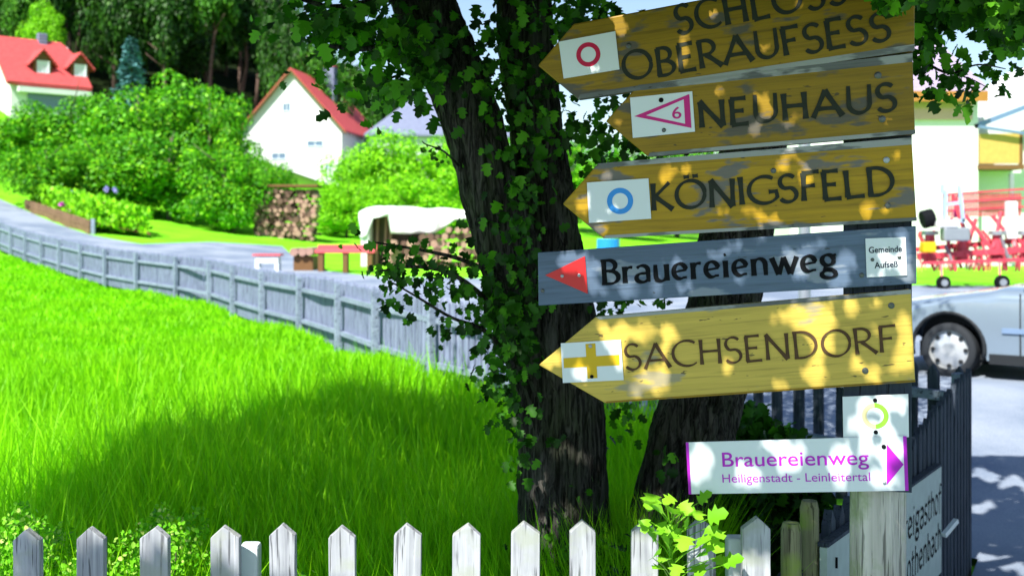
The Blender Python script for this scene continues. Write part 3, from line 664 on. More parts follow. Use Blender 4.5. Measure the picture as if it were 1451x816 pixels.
# ------------------------------------------------------------------ car
def car():
    paint = flat('silver_blue_car_paint', (.27, .35, .44), .22, metal=.35, var=.03, spec=.6, coat=.8); dark = flat('black_plastic', (.015, .018, .022), .6); tyre = flat('tyre_rubber', (.02, .024, .03), .8)
    gl = flat('car_glass', (.03, .05, .08), .05, spec=1); rim = flat('wheel_rim_metal', (.6, .63, .66), .3, metal=.5)
    yaw = radians(-38)
    t = thing('silver_car', 'silver estate car parked on the sunny road at the right edge', 'car', (0, 0, 0), yaw)
    # local: +x to the rear, nose at x=0, -y towards camera
    WX = .82; WB = 2.58; Lc = 4.35; hw = .84; R = .275
    fx = np.linspace(0, Lc, 110); V = []; rows = 16
    top = lambda x: float(np.interp(x, [0, .06, .25, .75, 1.15, 1.3, 3.9, 4.25, Lc], [.52, .66, .74, .82, .88, .92, .93, .9, .55]))
    def zb(x):
        z = float(np.interp(x, [0, .1, .3, 4.1, Lc], [.30, .22, .19, .19, .32]))
        for c in (WX, WX+WB):
            if abs(x-c) < .35: z = max(z, .30+math.sqrt(.35**2-(x-c)**2))
        return z
    def hwid(x): return hw*float(np.interp(x, [0, .05, .2, .5, 3.8, 4.25, Lc], [.72, .84, .93, 1, 1, .95, .85]))
    nc = 2*rows+1
    sec = []
    for x in fx:
        a, b = zb(x), top(x); W_ = hwid(x); row = []
        for k in range(rows+1):
            v = k/rows
            if v < .7:
                z = a+(b-.07-a)*(v/.7); s = (z-.2)/.7; y = W_*(1-.05*(1-math.sin(min(1, max(0, s))*pi*.62+.35)))
            else:
                th = (v-.7)/.3; z = b-.07+.07*math.sin(th*pi/2)+.02*th; y = W_*(.965-.965*(th**2.2)) if th < 1 else 0
            row.append((y, z))
        sec.append([(x, -y, z) for y, z in row]+[(x, y, z) for y, z in row[-2::-1]])
    V = [v for s_ in sec for v in s_]; Fc = []
    for i in range(len(sec)-1):
        for k in range(nc-1): Fc.append((i*nc+k, (i+1)*nc+k, (i+1)*nc+k+1, i*nc+k+1))
    Fc.append(tuple(range(nc))); Fc.append(tuple((len(sec)-1)*nc+k for k in range(nc))[::-1])
    body = ob('body', mesh('body', V, Fc, True), paint, t)
    # cabin
    cb = [(1.5, .9), (2.05, 1.36), (2.35, 1.43), (3.6, 1.42), (4.1, 1.2), (4.25, .92)]
    V = []; Fc = []; n = len(cb)
    for s in (-1, 1): V += [(x, s*(hw*.97-(z-.9)*.36), z) for x, z in cb]
    Fc = [tuple(range(n-1, -1, -1)), tuple(range(n, 2*n))]+[(i, i+1, n+i+1, n+i) for i in range(n-1)]+[(n-1, 0, n, 2*n-1)]
    c2 = ob('cabin', mesh('cabin', V, Fc), paint, t); bv = c2.modifiers.new('b', 'BEVEL'); bv.width = .05; bv.segments = 3
    for s in (-1, 1):
        for q0, q1, q2, q3 in (((1.72, .93), (2.32, .93), (2.32, 1.33), (2.12, 1.33)), ((2.36, .93), (3.15, .93), (3.15, 1.34), (2.36, 1.34)), ((3.22, .93), (4.05, .93), (3.9, 1.2), (3.5, 1.33))):
            pts = [(x, s*(hw*.97-(z-.9)*.36+.012), z) for x, z in (q0, q1, q2, q3)]; MB().prism(pts, (0, -s*.02, 0)).build('side_window', gl, t)
    ws = [(1.53, -.66, .95), (1.53, .66, .95), (2.03, .56, 1.345), (2.03, -.56, 1.345)]; MB().prism([(x-.025, y, z+.02) for x, y, z in ws], (.03, 0, 0)).build('windscreen', gl, t)
    for s in (-1, 1):
        mr_ = MB().box((1.74, s*(hw+.07), .97), (.1, .2, .13)).build('wing_mirror', flat('blue_mirror_cap', (.15, .32, .6), .3), t, bevel=.03)
        MB().box((.06, s*.56, .60), (.1, .34, .13)).build('headlight', M['white'], t, bevel=.02)
        MB().box((Lc-.03, s*.66, .72), (.1, .18, .3)).build('tail_light', M['red'], t, bevel=.02)
        MB().box((2.1, s*(hw*.985), .21), (1.75, .03, .10)).build('sill', dark, t); MB().box((2.15, s*(hw+.004), .50), (1.6, .02, .05)).build('side_moulding', flat('moulding', (.16, .24, .38), .5), t)
        for x in (1.52, 2.36, 3.2): MB().box((x, s*(hw*.998), .56), (.012, .012, .62)).build('door_gap', dark, t)
        for x in (2.1, 2.98): MB().box((x, s*(hw+.01), .76), (.16, .03, .03)).build('door_handle', dark, t, bevel=.006)
    MB().box((-.0, 0, .33), (.08, 1.3, .12)).build('front_bumper', dark, t, bevel=.02); MB().box((-.01, 0, .58), (.05, .6, .1)).build('grille', dark, t); MB().box((Lc, 0, .4), (.1, 1.5, .16)).build('rear_bumper', dark, t, bevel=.02)
    MB().box((Lc/2, 0, .26), (3.4, 1.3, .16)).build('underbody', dark, t)
    for cx_ in (WX, WX+WB):
        for s in (-1, 1):
            arch = MB(); pts = [(cx_+.36*cos(a), 0, .30+.36*sin(a)) for a in np.linspace(-.25, pi+.25, 20)]
            arch.tube([(p[0], s*(hw-.012), p[2]) for p in pts], .022, 6); arch.build('wheel_arch', dark, t, smooth=True)
            MB().tube([(cx_, s*(hw-.26), .33), (cx_, s*(hw-.22), .33)], .34, 24).build('arch_liner', dark, t)
            w_ = MB(); prof = [(-.09, .20), (-.10, .27), (-.08, R), (0, R+.003), (.08, R), (.10, .27), (.09, .20)]; n = 32
            base = []
            for j, (yy, rr_) in enumerate(prof):
                for k in range(n): w_.V.append((cx_+rr_*cos(2*pi*k/n), s*(hw-.11)+yy, R+rr_*sin(2*pi*k/n)))
            for j in range(len(prof)-1):
                for k in range(n): w_.Fc.append((j*n+k, j*n+(k+1) % n, (j+1)*n+(k+1) % n, (j+1)*n+k))
            wh = w_.build('wheel', tyre, t, smooth=True)
            yo = s*(hw-.04)
            MB().tube([(cx_, yo-.05*s, R), (cx_, yo-.02*s, R)], [.215, .215], 32).build('rim', rim, wh)
            cap = MB().tube([(cx_, yo-.02*s, R), (cx_, yo+.012*s, R)], [.185, .07], 24).build('hub_cap', rim, wh, smooth=False)
            for k in range(8): a = 2*pi*k/8; hs = MB(); hs.tube([(cx_+.165*cos(a), yo-.03*s, R+.165*sin(a)), (cx_+.165*cos(a), yo+.0*s-.004, R+.165*sin(a))], .022, 8); hs.build('rim_hole', dark, wh)
    # place so that the near front wheel centre sits at (1343, 493)
    Wp = P(1345, 493, 11.35); lc = Vector((WX, -(hw-.05), R)); R_ = Matrix.Rotation(yaw, 3, 'Z')
    t.scale = (.97, .97, .97); o = Wp-R_@(lc*.97); t.location = (o.x, o.y, tz(Wp.x, Wp.y)+.03)
car()

# ------------------------------------------------------------------ fences
def picket_me(name, wd, th, h, tip, m, rnd=0):
    mb = MB(); mb.prism([(-wd/2, 0, 0), (wd/2, 0, 0), (wd/2, 0, h-tip), (0, 0, h), (-wd/2, 0, h-tip)], (0, th, 0)); me = mb.me(name); me.materials.append(m); return me
# long garden fence
path = [(-24, 47), (-16.2, 36), (-11.4, 29), (-9.28, 26), (-8.14, 24.5), (-5.9, 21.8), (-4.08, 18), (-2.44, 14.7), (-.83, 10.6), (-.15, 9.57), (.72, 8.1), (2.46, 6.15)]
def long_fence():
    t = thing('garden_fence', 'long grey blue paling fence curving along the far edge of the lawn', 'fence', (0, 0, 0))
    cum = [0]
    for a, b in zip(path, path[1:]): cum.append(cum[-1]+math.dist(a, b))
    def at(s):
        for i in range(len(path)-1):
            if s <= cum[i+1] or i == len(path)-2:
                f = (s-cum[i])/(cum[i+1]-cum[i]); x, y = lerp2(path[i], path[i+1], f); a = math.atan2(path[i+1][1]-path[i][1], path[i+1][0]-path[i][0]); return x, y, a
    S = cum[-1]; me1 = picket_me('picket', .066, .022, 1, .045, M['picket_fence']); me2 = picket_me('picket', .066, .022, 1, .045, M['picket_dark']); big = []
    def hh(x, y): return float(np.interp(y, [6.15, 7.5, 9.5, 20, 40], [.74, .78, .86, .92, .95]))
    r = random.Random(4); n = int(S/.108)-6; far = MB(); i = 0; items = []
    for i in range(n):
        s = S-.04-(i*.148 if i < 16 else 16*.148+(i-16)*.108); x, y, a = at(s); h = hh(x, y)*r.uniform(.985, 1.015); z = tz(x-sin(a)*.0, y) if y > 11 else 0
        zz = z+.06
        if i < 34: zz -= .42; h += .42
        if i < 299:
            o = ob('picket', me2 if i < 22 else me1, None, t, (x, y, zz)); o.rotation_euler = (0, r.uniform(-.012, .012), a); o.scale = (r.uniform(.9, 1.08), 1, h-.06)  # pickets nearest the corner take the dark wood as painted shade
        else:
            R = Matrix.Rotation(a, 3, 'Z')
            b = len(far.V); 
            for v in me1.vertices: q_ = R@Vector((v.co.x, v.co.y, v.co.z*(h-.06))); far.V.append((x+q_.x, y+q_.y, zz+q_.z))
            for p in me1.polygons: far.Fc.append(tuple(b+k for k in p.vertices))
    fo = far.build('pickets', M['picket_fence'], t); fo['kind'] = 'stuff'
    # posts and rails on the lawn side (right-hand side of direction)
    s = S; ps = []
    while s > 0:
        ps.append(s); s -= 1.75 if S-s < 8 else 2.05
    for k, s in enumerate(ps):
        x, y, a = at(s); nx_, ny_ = sin(a), -cos(a); h = hh(x, y); z = tz(x, y) if y > 11 else 0
        o = MB().box((x+nx_*.085, y+ny_*.085, z+h*.5-.02), (.062, .07, h-.02), Matrix.Rotation(a, 3, 'Z')).build('post', M['rail_fence'], t, bevel=.006)
        if k+1 < len(ps):
            x2, y2, a2 = at(ps[k+1]); z2 = tz(x2, y2) if y2 > 11 else 0; h2 = hh(x2, y2)
            for fz in (.30, .77):
                MB().beam((x+nx_*.032, y+ny_*.032, z+h*fz), (x2+nx_*.032, y2+ny_*.032, z2+h2*fz), .045, .052).build('rail', M['rail_fence'], t)
long_fence()
# front picket fence
def front_fence():
    D = 2.92; t = thing('picket_fence', 'low front fence of pale weathered pointed pickets', 'fence', P(500, HY, D)*1.0); t.location.z = 0; ox = t.location.x
    r = random.Random(9); mes = []
    for v in range(5):
        wd = .066+.004*v*.5; mb = MB(); h = 1; tipx = r.uniform(-.005, .005)
        mb.prism([(-wd/2, 0, 0), (wd/2, 0, 0), (wd/2, 0, h-.035), (tipx, 0, h), (-wd/2, 0, h-.035)], (0, .028, 0)); me = mb.me('picket'); me.materials.append(M['picket']); mes.append(me)
    tops = [(-45, 752), (41, 750), (126, 748), (219, 747), (319, 746), (403, 743), (488, 746), (573, 743), (658, 743), (742, 740), (828, 738), (912, 738), (999, 735), (1075, 733)]
    for i, (px, py) in enumerate(tops):
        p = P(px, py, D); o = ob('picket', mes[i % 5], None, t, (p.x-ox, 0, -.12)); o.scale = (1, 1, p.z+.12); o.rotation_euler = (0, r.uniform(-.012, .012), r.uniform(-.03, .03))
        bv = o.modifiers.new('b', 'BEVEL'); bv.width = .0022; bv.segments = 2; bv.limit_method = 'ANGLE'
    for zz in (.12, .48): MB().beam((P(-60, 0, D).x-ox, .06, zz), (P(1110, 0, D).x-ox, .06, zz), .05, .075).build('rail', M['picket'], t)
    for px, py, w_ in ((355, 769, .050), (1043, 759, .052)):
        p = P(px, py, D+.1); o = MB().box((0, 0, (p.z+.1)/2), (w_, .05, p.z+.1)).build('post', M['white'], t, bevel=.008, loc=(p.x-ox, .1, -.1))
front_fence()
def side_fence():
    A = Vector((.76, 2.98, 0)); B = Vector((2.46, 6.10, 0)); t = thing('side_fence', 'dark shaded paling fence running beside the road at the right', 'fence', A)
    d = (B-A); L = d.length; a = math.atan2(d.y, d.x); n = int(L/.118); r = random.Random(12)
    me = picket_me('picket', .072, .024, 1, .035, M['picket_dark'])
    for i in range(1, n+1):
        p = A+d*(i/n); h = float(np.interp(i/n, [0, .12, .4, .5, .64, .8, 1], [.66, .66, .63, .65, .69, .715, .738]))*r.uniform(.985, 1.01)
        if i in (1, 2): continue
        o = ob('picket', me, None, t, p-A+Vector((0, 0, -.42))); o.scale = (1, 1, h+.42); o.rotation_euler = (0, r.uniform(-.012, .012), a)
    for zz in (.1, .5): 
        off = Vector((-sin(a)*.06, cos(a)*.06, zz)); MB().beam(off, off+d, .05, .07).build('rail', M['picket_dark'], t)
    # two leaning stubs seen left of the corner post
    for px, py, w_, m_, D in ((1121, 740, .055, 'mossy', 3.02), (1147, 709, .052, 'mossy', 3.14)):
        p = P(px, py, D); o = MB().tube([(0, 0, -.2), (0, 0, p.z-.02), (0, 0, p.z)], [w_/2, w_/2, w_/2*.8], 14).build('post', M[m_], t, loc=(p.x-A.x, p.y-A.y, 0), smooth=False)
    # raised curb the fence stands on
    o = Vector((sin(a)*.0, 0, 0)); 
side_fence()

# ------------------------------------------------------------------ sign plane
A0 = Vector((.9715, 2.75, 0)); B0 = Vector((.2462, 2.907, 0)); U = (A0-B0).normalized(); Nn = Vector((U.y, -U.x, 0)).normalized()
if Nn.y > 0: Nn = -Nn
def SP(px, py, off=0):
    r = Vector(((px-CX)/F, 1, -(py-HY)/F)); o = Vector((0, 0, H)); t_ = ((A0-Vector((0, 0, 0)))+Nn*off-Vector((0, 0, 0))).dot(Nn)/r.dot(Nn); return o+r*t_
class Board:
    """a sign: empty at its left base; local x along the board, local -y to the viewer"""
    def __init__(s, name, label, p0, p1, cat='sign', group=None):
        a, b = SP(*p0), SP(*p1); x = (b-a).normalized(); y = -Nn; z = x.cross(y).normalized()
        s.R = Matrix((x, y, z)).transposed(); s.o = a; s.t = thing(name, label, cat, a, 0, group); s.t.rotation_euler = s.R.to_euler(); s.Ri = s.R.inverted()
    def L(s, px, py, off=0):
        v = s.Ri@(SP(px, py, 0)-s.o); return Vector((v.x, -off, v.z))
    def panel(s, name, pts, m, off=0, th=.03, parent=None, bevel=0, edge=None):
        q = [s.L(*p, off) for p in pts]; mb = MB(); mb.prism(q, (0, th, 0)); return mb.build(name, m, parent or s.t, bevel=bevel)
    def ring(s, name, c, r1, r0, m, off, parent, a0=0, a1=2*pi):
        cc = s.L(*c, off); k = SP(c[0]+1, c[1]).x-SP(c[0], c[1]).x; n = 40; V = []; Fc = []
        for i in range(n+1):
            a = a0+(a1-a0)*i/n; V += [(cc.x+cos(a)*r1*k, -off, cc.z+sin(a)*r1*k), (cc.x+cos(a)*r0*k, -off, cc.z+sin(a)*r0*k)]
        for i in range(n): Fc.append((2*i, 2*i+1, 2*i+3, 2*i+2))
        return ob(name, mesh(name, V, Fc), m, parent)
    def screw(s, c, r, parent, off=.0, m='screw'):
        cc = s.L(*c, off); k = 2.8/F; mb = MB().tube([(cc.x, -off, cc.z), (cc.x, -off-.002, cc.z), (cc.x, -off-.003, cc.z)], [r*k, r*k*.95, r*k*.5], 14)
        o = mb.build('screw', M[m], parent); return o
# stroke lettering ------------------------------------------------------------
def arc(cx, cy, rx, ry, a0, a1, n=14): return [(cx+rx*cos(radians(a0+(a1-a0)*i/n)), cy+ry*sin(radians(a0+(a1-a0)*i/n))) for i in range(n+1)]
UP = {
 'A': (.78, [[(0, 0), (.39, 1.02)], [(.37, 1.02), (.80, 0)], [(.15, .33), (.63, .33)]]),
 'B': (.52, [[(.06, 0), (.06, 1)], [(.02, 1), (.2, 1)]+arc(.2, .76, .22, .24, 90, -90)+[(.06, .52)], [(.2, .52)]+arc(.22, .26, .28, .26, 90, -90)+[(.0, 0)]]),
 'C': (.72, [arc(.46, .5, .44, .50, 52, 310, 22)]),
 'D': (.72, [[(.07, 0), (.07, 1)], [(0, 1), (.2, 1)]+arc(.22, .5, .46, .5, 90, -90, 20)+[(0, 0)]]),
 'E': (.50, [[(.06, 0), (.06, 1)], [(.02, 1), (.46, 1.01)], [(.06, .53), (.38, .53)], [(.02, 0), (.50, .02)]]),
 'F': (.48, [[(.06, 0), (.06, 1)], [(.02, 1), (.50, 1.02)], [(.06, .52), (.38, .54)]]),
 'G': (.76, [arc(.46, .5, .44, .50, 55, 325, 22)+[(.80, .40)], [(.58, .42), (.84, .42)]]),
 'H': (.68, [[(.06, 0), (.06, 1)], [(.62, 0), (.62, 1)], [(.06, .52), (.62, .52)]]),
 'I': (.14, [[(.07, 0), (.07, 1)]]),
 'K': (.60, [[(.06, 0), (.06, 1)], [(.10, .50), (.54, 1)], [(.10, .52), (.62, 0)]]),
 'L': (.50, [[(.06, 0), (.06, 1)], [(.02, 0), (.52, .03)]]),
 'N': (.74, [[(.06, 0), (.06, 1.0)], [(.03, 1.02), (.66, -.02)], [(.66, 0), (.66, 1.02)]]),
 'O': (.86, [arc(.43, .5, .41, .50, 0, 360, 30)]),
 'R': (.60, [[(.06, 0), (.06, 1)], [(.0, 1), (.2, 1)]+arc(.22, .74, .25, .26, 90, -90)+[(.06, .48)], [(.22, .48), (.64, 0)]]),
 'S': (.50, [arc(.26, .74, .22, .26, 35, 245, 14)+arc(.24, .26, .24, .27, 72, -150, 16)]),
 'U': (.68, [[(.06, 1), (.06, .38)]+arc(.34, .34, .28, .34, 180, 360, 16)+[(.62, .38), (.62, 1)]]),
}
UP['Ö'] = (UP['O'][0], UP['O'][1]+[[(.24, 1.14), (.40, 1.15)], [(.50, 1.15), (.66, 1.16)]])
LO = {
 'B': (.62, [[(.10, 0), (.10, 1.0)], [(.0, .98), (.25, .98)]+arc(.26, .76, .22, .22, 90, -90)+[(.10, .54)], [(.26, .54)]+arc(.28, .27, .28, .26, 90, -90)+[(0, .01)]]),
 'r': (.36, [[(.08, 0), (.08, .68)], [(.08, .46)]+arc(.28, .44, .18, .20, 160, 70, 6)]),
 'a': (.50, [arc(.22, .48, .19, .20, 150, 0, 8)+[(.41, 0)], [(.41, .36)]+arc(.22, .18, .20, .18, 80, 300, 12)+[(.41, .12)]]),
 'u': (.54, [[(.08, .68), (.08, .22)]+arc(.25, .20, .17, .20, 180, 330, 8)+[(.44, .18)], [(.44, .68), (.44, 0)]]),
 'e': (.52, [[(.06, .34), (.44, .40)]+arc(.25, .36, .20, .31, 20, 300, 18)+[(.46, .10)]]),
 'i': (.22, [[(.09, 0), (.09, .68)], [(.06, .90), (.12, .94)]]),
 'n': (.56, [[(.08, 0), (.08, .68)], [(.08, .44)]+arc(.27, .44, .18, .23, 160, 0, 10)+[(.45, 0)]]),
 'w': (.84, [[(.02, .68), (.22, .0)], [(.22, .0), (.40, .66)], [(.38, .68), (.58, .0)], [(.58, 0), (.80, .68)]]),
 'g': (.54, [arc(.24, .46, .18, .21, 0, 360, 18), [(.34, .62), (.50, .66)], [(.16, .24), (.10, .12), (.34, .08), (.44, -.04)]+arc(.24, -.10, .21, .15, 0, -300, 14)]),
 's': (.40, [arc(.2, .50, .14, .17, 30, 240, 10)+arc(.18, .18, .16, .18, 70, -150, 10)]),
 't': (.34, [[(.12, .92), (.12, .12), (.2, 0), (.32, .06)], [(0, .66), (.3, .68)]]),
 'h': (.54, [[(.08, 0), (.08, 1)], [(.08, .44)]+arc(.26, .44, .18, .23, 160, 0, 10)+[(.44, 0)]]),
 'o': (.52, [arc(.24, .34, .20, .34, 0, 360, 18)]),
 'f': (.34, [[(.12, -.1), (.12, .8), (.2, 1), (.36, .94)], [(0, .66), (.3, .68)]]),
 'b': (.52, [[(.08, 1), (.08, 0)], arc(.24, .34, .18, .32, 170, -170, 14)]),
 'c': (.44, [arc(.25, .34, .20, .33, 50, 310, 14)]),
 'R': (.62, UP['R'][1]),
}
def word(bd, txt, p0, p1, cap, table, wmax, wmin, nib, m, off, parent, jit=0, gap=.16, name='lettering', seed=1):
    """text from pixel p0 to p1 (baseline), cap height in px"""
    a, b = bd.L(*p0, off), bd.L(*p1, off); tot = sum(table[c][0] for c in txt)+gap*(len(txt)-1)
    k = SP(p0[0]+1, p0[1]).x-SP(p0[0], p0[1]).x; hpx = cap*k*1.02; xs_ = (b-a).length/tot; dx = (b-a).normalized(); dz = Vector((-dx.z, 0, dx.x))
    V = []; Fc = []; pen = 0; r = random.Random(seed); idx = 0
    for ch in txt:
        w_, strokes = table[ch]; jy = r.uniform(-jit, jit); js = 1+r.uniform(-jit, jit); ja = r.uniform(-jit, jit)
        for st_ in strokes:
            pts = [((pen+x*1+ja*y)*xs_, (y*js+jy)*hpx) for x, y in st_]
            # refine straight strokes
            if len(pts) == 2: pts = [(pts[0][0]+(pts[1][0]-pts[0][0])*i/5, pts[0][1]+(pts[1][1]-pts[0][1])*i/5) for i in range(6)]
            b0 = len(V); n = len(pts); idx += 1
            for i, (x, y) in enumerate(pts):
                q0 = pts[max(i-1, 0)]; q1 = pts[min(i+1, n-1)]; tx, ty = q1[0]-q0[0], q1[1]-q0[1]; l_ = math.hypot(tx, ty)+1e-9; tx /= l_; ty /= l_
                th = math.atan2(ty, tx); ww = wmin+(wmax-wmin)*abs(sin(th-nib)); e = 1
                if n == 6: e = 1+.35*abs(i/(n-1)-.5)*2*(1 if jit else .4)*abs(i/(n-1)-.5)*2
                elif i in (0, n-1): e = .8
                ww *= hpx*.5*e; o_ = off+.00006*idx
                for sg in (1, -1):
                    q_ = a+dx*(x-sg*ty*ww)+dz*(y+sg*tx*ww); V.append((q_.x, -o_, q_.z))
            for i in range(n-1): Fc.append((b0+2*i, b0+2*i+1, b0+2*i+3, b0+2*i+2))
        pen += w_+gap
    return ob(name, mesh(name, V, Fc), m, parent)
def text(bd, txt, p0, p1, cap, m, off, parent, name='lettering', bold=0):
    cu = bpy.data.curves.new('t', 'FONT'); cu.body = txt; cu.offset = bold; o = bpy.data.objects.new('t', cu); COL.objects.link(o)
    dg = bpy.context.evaluated_depsgraph_get(); me = bpy.data.meshes.new_from_object(o.evaluated_get(dg)); bpy.data.objects.remove(o)
    co = np.array([v.co[:] for v in me.vertices]); x0, x1 = co[:, 0].min(), co[:, 0].max()
    a, b = bd.L(*p0, off), bd.L(*p1, off); dx = (b-a).normalized(); dz = Vector((-dx.z, 0, dx.x)); k = SP(p0[0]+1, p0[1]).x-SP(p0[0], p0[1]).x
    sx_ = (b-a).length/(x1-x0); sy_ = cap*k/.70
    for v in me.vertices:
        q_ = a+dx*((v.co.x-x0)*sx_)+dz*(v.co.y*sy_); v.co = (q_.x, -off, q_.z)
    me.name = name; return ob(name, me, m, parent)
G = 'wooden direction boards on the signpost'
def arrow(name, label, outline, mat_, bt, top_edge=True):
    tip, tl, tr, br, bl = outline
    B_ = Board(name, label, bl, br, 'sign', G)
    bo = B_.panel('board', [tip, bl, br, tr, tl], M[mat_], 0, .034, bevel=.004)
    if top_edge:
        # worn bevel strips along upper and lower edges
        e1 = [tl, tr, (tr[0], tr[1]+bt), (tl[0]+6, tl[1]+bt*.6)]; B_.panel('upper_bevel', [e1[3], e1[2], e1[1], e1[0]], M['edge'], .0015, .003)
        e2 = [bl, br, (br[0], br[1]-bt*.5), (bl[0]+3, bl[1]-bt*.45)]; B_.panel('lower_bevel', [e2[0], e2[1], e2[2], e2[3]], M['edge'] if mat_ != 'ochre' else M['mustard_old_shaded'], .0015, .003)
    return B_
# 1 Schloss Oberaufsess
b = arrow('arrow_sign', 'topmost mustard arrow board lettered SCHLOSS OBERAUFSESS with a red ring plate', [(762, 93), (813, 34), (1297, -58), (1296, 72), (819, 141)], 'mustard_old_shaded', 10, False)
word(b, 'OBERAUFSESS', (886, 115), (1262, 56), 38, UP, .17, .10, .5, M['carve'], .0012, b.t, .03, .12, seed=2)
word(b, 'SCHLOSS', (960, 48), (1200, 4), 40, UP, .17, .10, .5, M['carve'], .0012, b.t, .03, .16, seed=3)
p = b.panel('marker_plate', [(799, 112), (878, 99), (872, 45), (792, 60)], M['white'], .004, .002)
b.ring('ring', (834, 78), 17.5, 11, M['crimson'], .0046, p)
b.panel('lower_bevel', [(819, 141), (1296, 72), (1296, 63), (822, 134)], M['edge'], .0015, .003)
b.screw((891, 65), 4, b.t)
# 2 Neuhaus
b = arrow('arrow_sign', 'mustard arrow board lettered NEUHAUS with a pink triangle plate', [(858, 172), (904, 121), (1293, 76), (1297, 190), (918, 222)], 'mustard_old_shaded', 12)
word(b, 'NEUHAUS', (992, 181), (1270, 157), 38, UP, .18, .11, .5, M['carve'], .0022, b.t, .03, .14, seed=4)
p = b.panel('marker_plate', [(897, 196), (985, 187), (981, 130), (893, 139)], M['white'], .005, .002)
tri = [(899, 165.5), (980, 182), (977, 134)]; c3 = (sum(q[0] for q in tri)/3, sum(q[1] for q in tri)/3); V = []
for q in tri: V.append(b.L(*q, .0056)); V.append(b.L(c3[0]+(q[0]-c3[0])*.68-(0 if q[0] > 950 else -0), c3[1]+(q[1]-c3[1])*.72, .0056))
ob('triangle', mesh('triangle', V, [(0, 2, 3, 1), (2, 4, 5, 3), (4, 0, 1, 5)]), M['pink'], p)
text(b, '6', (953, 169), (966, 168), 17, M['pink'], .0058, p, 'numeral', .01)
b.screw((937, 142.5), 3.6, p, .005, 'black'); b.screw((941, 185), 3.2, p, .005); b.screw((1244, 107), 5, b.t); b.screw((1250, 169), 5, b.t)
# 3 Königsfeld
b = arrow('arrow_sign', 'mustard arrow board lettered KÖNIGSFELD with a blue ring plate', [(797, 289), (847, 232), (1292, 195), (1299, 313), (855, 338)], 'mustard', 10)
word(b, 'KÖNIGSFELD', (924, 299), (1268, 276), 38, UP, .17, .09, .5, M['carve'], .0022, b.t, .025, .12, seed=5)
p = b.panel('marker_plate', [(835, 316), (923, 310), (919, 253), (832, 259)], M['white'], .005, .002)
b.ring('ring', (879, 285), 19, 11.5, M['blue'], .0056, p)
b.screw((1256, 227), 4.5, b.t, .001, 'galv'); b.screw((1258, 291), 4, b.t, .001); b.screw((1096, 242), 4, b.t, .001)
# 4 Brauereienweg
b = Board('plank_sign', 'slate blue plank lettered Brauereienweg with a red triangle and a small white plate', (763, 433), (1299, 402), 'sign', G)
b.panel('board', [(763, 433), (1299, 402), (1298, 320), (762, 358)], M['slate'], 0, .03, bevel=.002)
word(b, 'Brauereienweg', (853, 403), (1188, 384), 34, LO, .205, .085, .3, M['black'], .001, b.t, 0, .075)
p = b.panel('triangle', [(773, 390), (833, 416), (829, 363)], M['red'], .004, .003); b.screw((797, 391), 2.6, p, .004, 'galv'); b.screw((821, 390), 2.6, p, .004, 'galv')
p = b.panel('municipal_plate', [(1228, 393), (1285, 390), (1283, 336), (1226, 338)], M['white'], .004, .002)
text(b, 'Gemeinde', (1231, 358.5), (1278, 356.5), 9, M['ink'], .0046, p, bold=.02); text(b, 'Aufseß', (1239, 380), (1272, 378), 9, M['ink'], .0046, p, bold=.02)
b.screw((1236, 368), 2.6, p, .004); b.screw((1274, 364.5), 2.6, p, .004); b.screw((1221, 390), 3.6, b.t); b.screw((769, 412), 3, b.t)
# 5 Sachsendorf
b = arrow('arrow_sign', 'lowest wooden arrow board, ochre, lettered SACHSENDORF with a yellow cross plate', [(763, 517), (844, 449), (1291, 410), (1297, 541), (857, 571)], 'ochre', 6)
word(b, 'SACHSENDORF', (887, 524), (1270, 498), 35, UP, .13, .06, .5, M['carve_brown'], .0022, b.t, .02, .12, seed=6)
p = b.panel('marker_plate', [(798, 542), (884, 538), (880, 481), (795, 486)], M['white'], .005, .002)
V = [b.L(*q, .0056) for q in ((799, 507), (878, 502), (878.5, 517), (799.5, 521))]; ob('cross_bar', mesh('cross_bar', V, [(0, 1, 2, 3)]), M['yellow'], p)
V = [b.L(*q, .0058) for q in ((830, 487), (844, 486), (847, 535), (833, 536))]; ob('cross_bar', mesh('cross_bar', V, [(0, 1, 2, 3)]), M['yellow'], p)
b.screw((837, 490), 2.8, p, .006, 'galv'); b.screw((839, 533), 2.8, p, .006, 'black'); b.screw((1263, 433), 4.5, b.t); b.screw((1226, 525), 4.5, b.t)
# 6 green ring plate
b = Board('marker_sign', 'small white plate with a half green half beige ring below the boards', (1195, 621), (1288, 619), 'sign')
p = b.panel('plate', [(1195, 621), (1288, 619), (1287, 558), (1194, 562)], M['white'], 0, .004)
b.ring('ring', (1240, 589), 19.5, 12.5, M['lime'], .0006, b.t, -pi/2, pi/2); b.ring('ring', (1240, 589), 19.5, 12.5, M['beige'], .0006, b.t, pi/2, 1.5*pi)
b.screw((1240, 567), 3, b.t, 0, 'black'); b.screw((1241, 612), 3, b.t, 0, 'black')
# 7 pink sign
b = Board('way_sign', 'white metal sign lettered Brauereienweg Heiligenstadt - Leinleitertal in magenta with right arrow', (976, 699), (1287, 694), 'sign')
p = b.panel('plate', [(976, 699), (1287, 694), (1283, 617), (972, 626)], M['white'], .006, .004)
b.panel('edge_strip', [(976, 699), (980, 699), (976, 626), (972, 626)], M['purple'], .0066, .0005); b.panel('edge_strip', [(1282, 694), (1287, 694), (1284, 617), (1279, 617)], M['purple'], .0066, .0005)
text(b, 'Brauereienweg', (1024, 660), (1231, 657), 21, M['purple'], .0068, b.t, bold=.006); text(b, 'Heiligenstadt - Leinleitertal', (1024, 682.5), (1233, 680), 12.5, M['purple'], .0068, b.t)
b.panel('arrow', [(1256, 686), (1280, 657), (1256, 628)], M['purple'], .0068, .0005)
b.screw((1252, 632), 3.2, b.t, .006, 'black'); b.screw((1253, 683), 2.4, b.t, .006, 'galv')
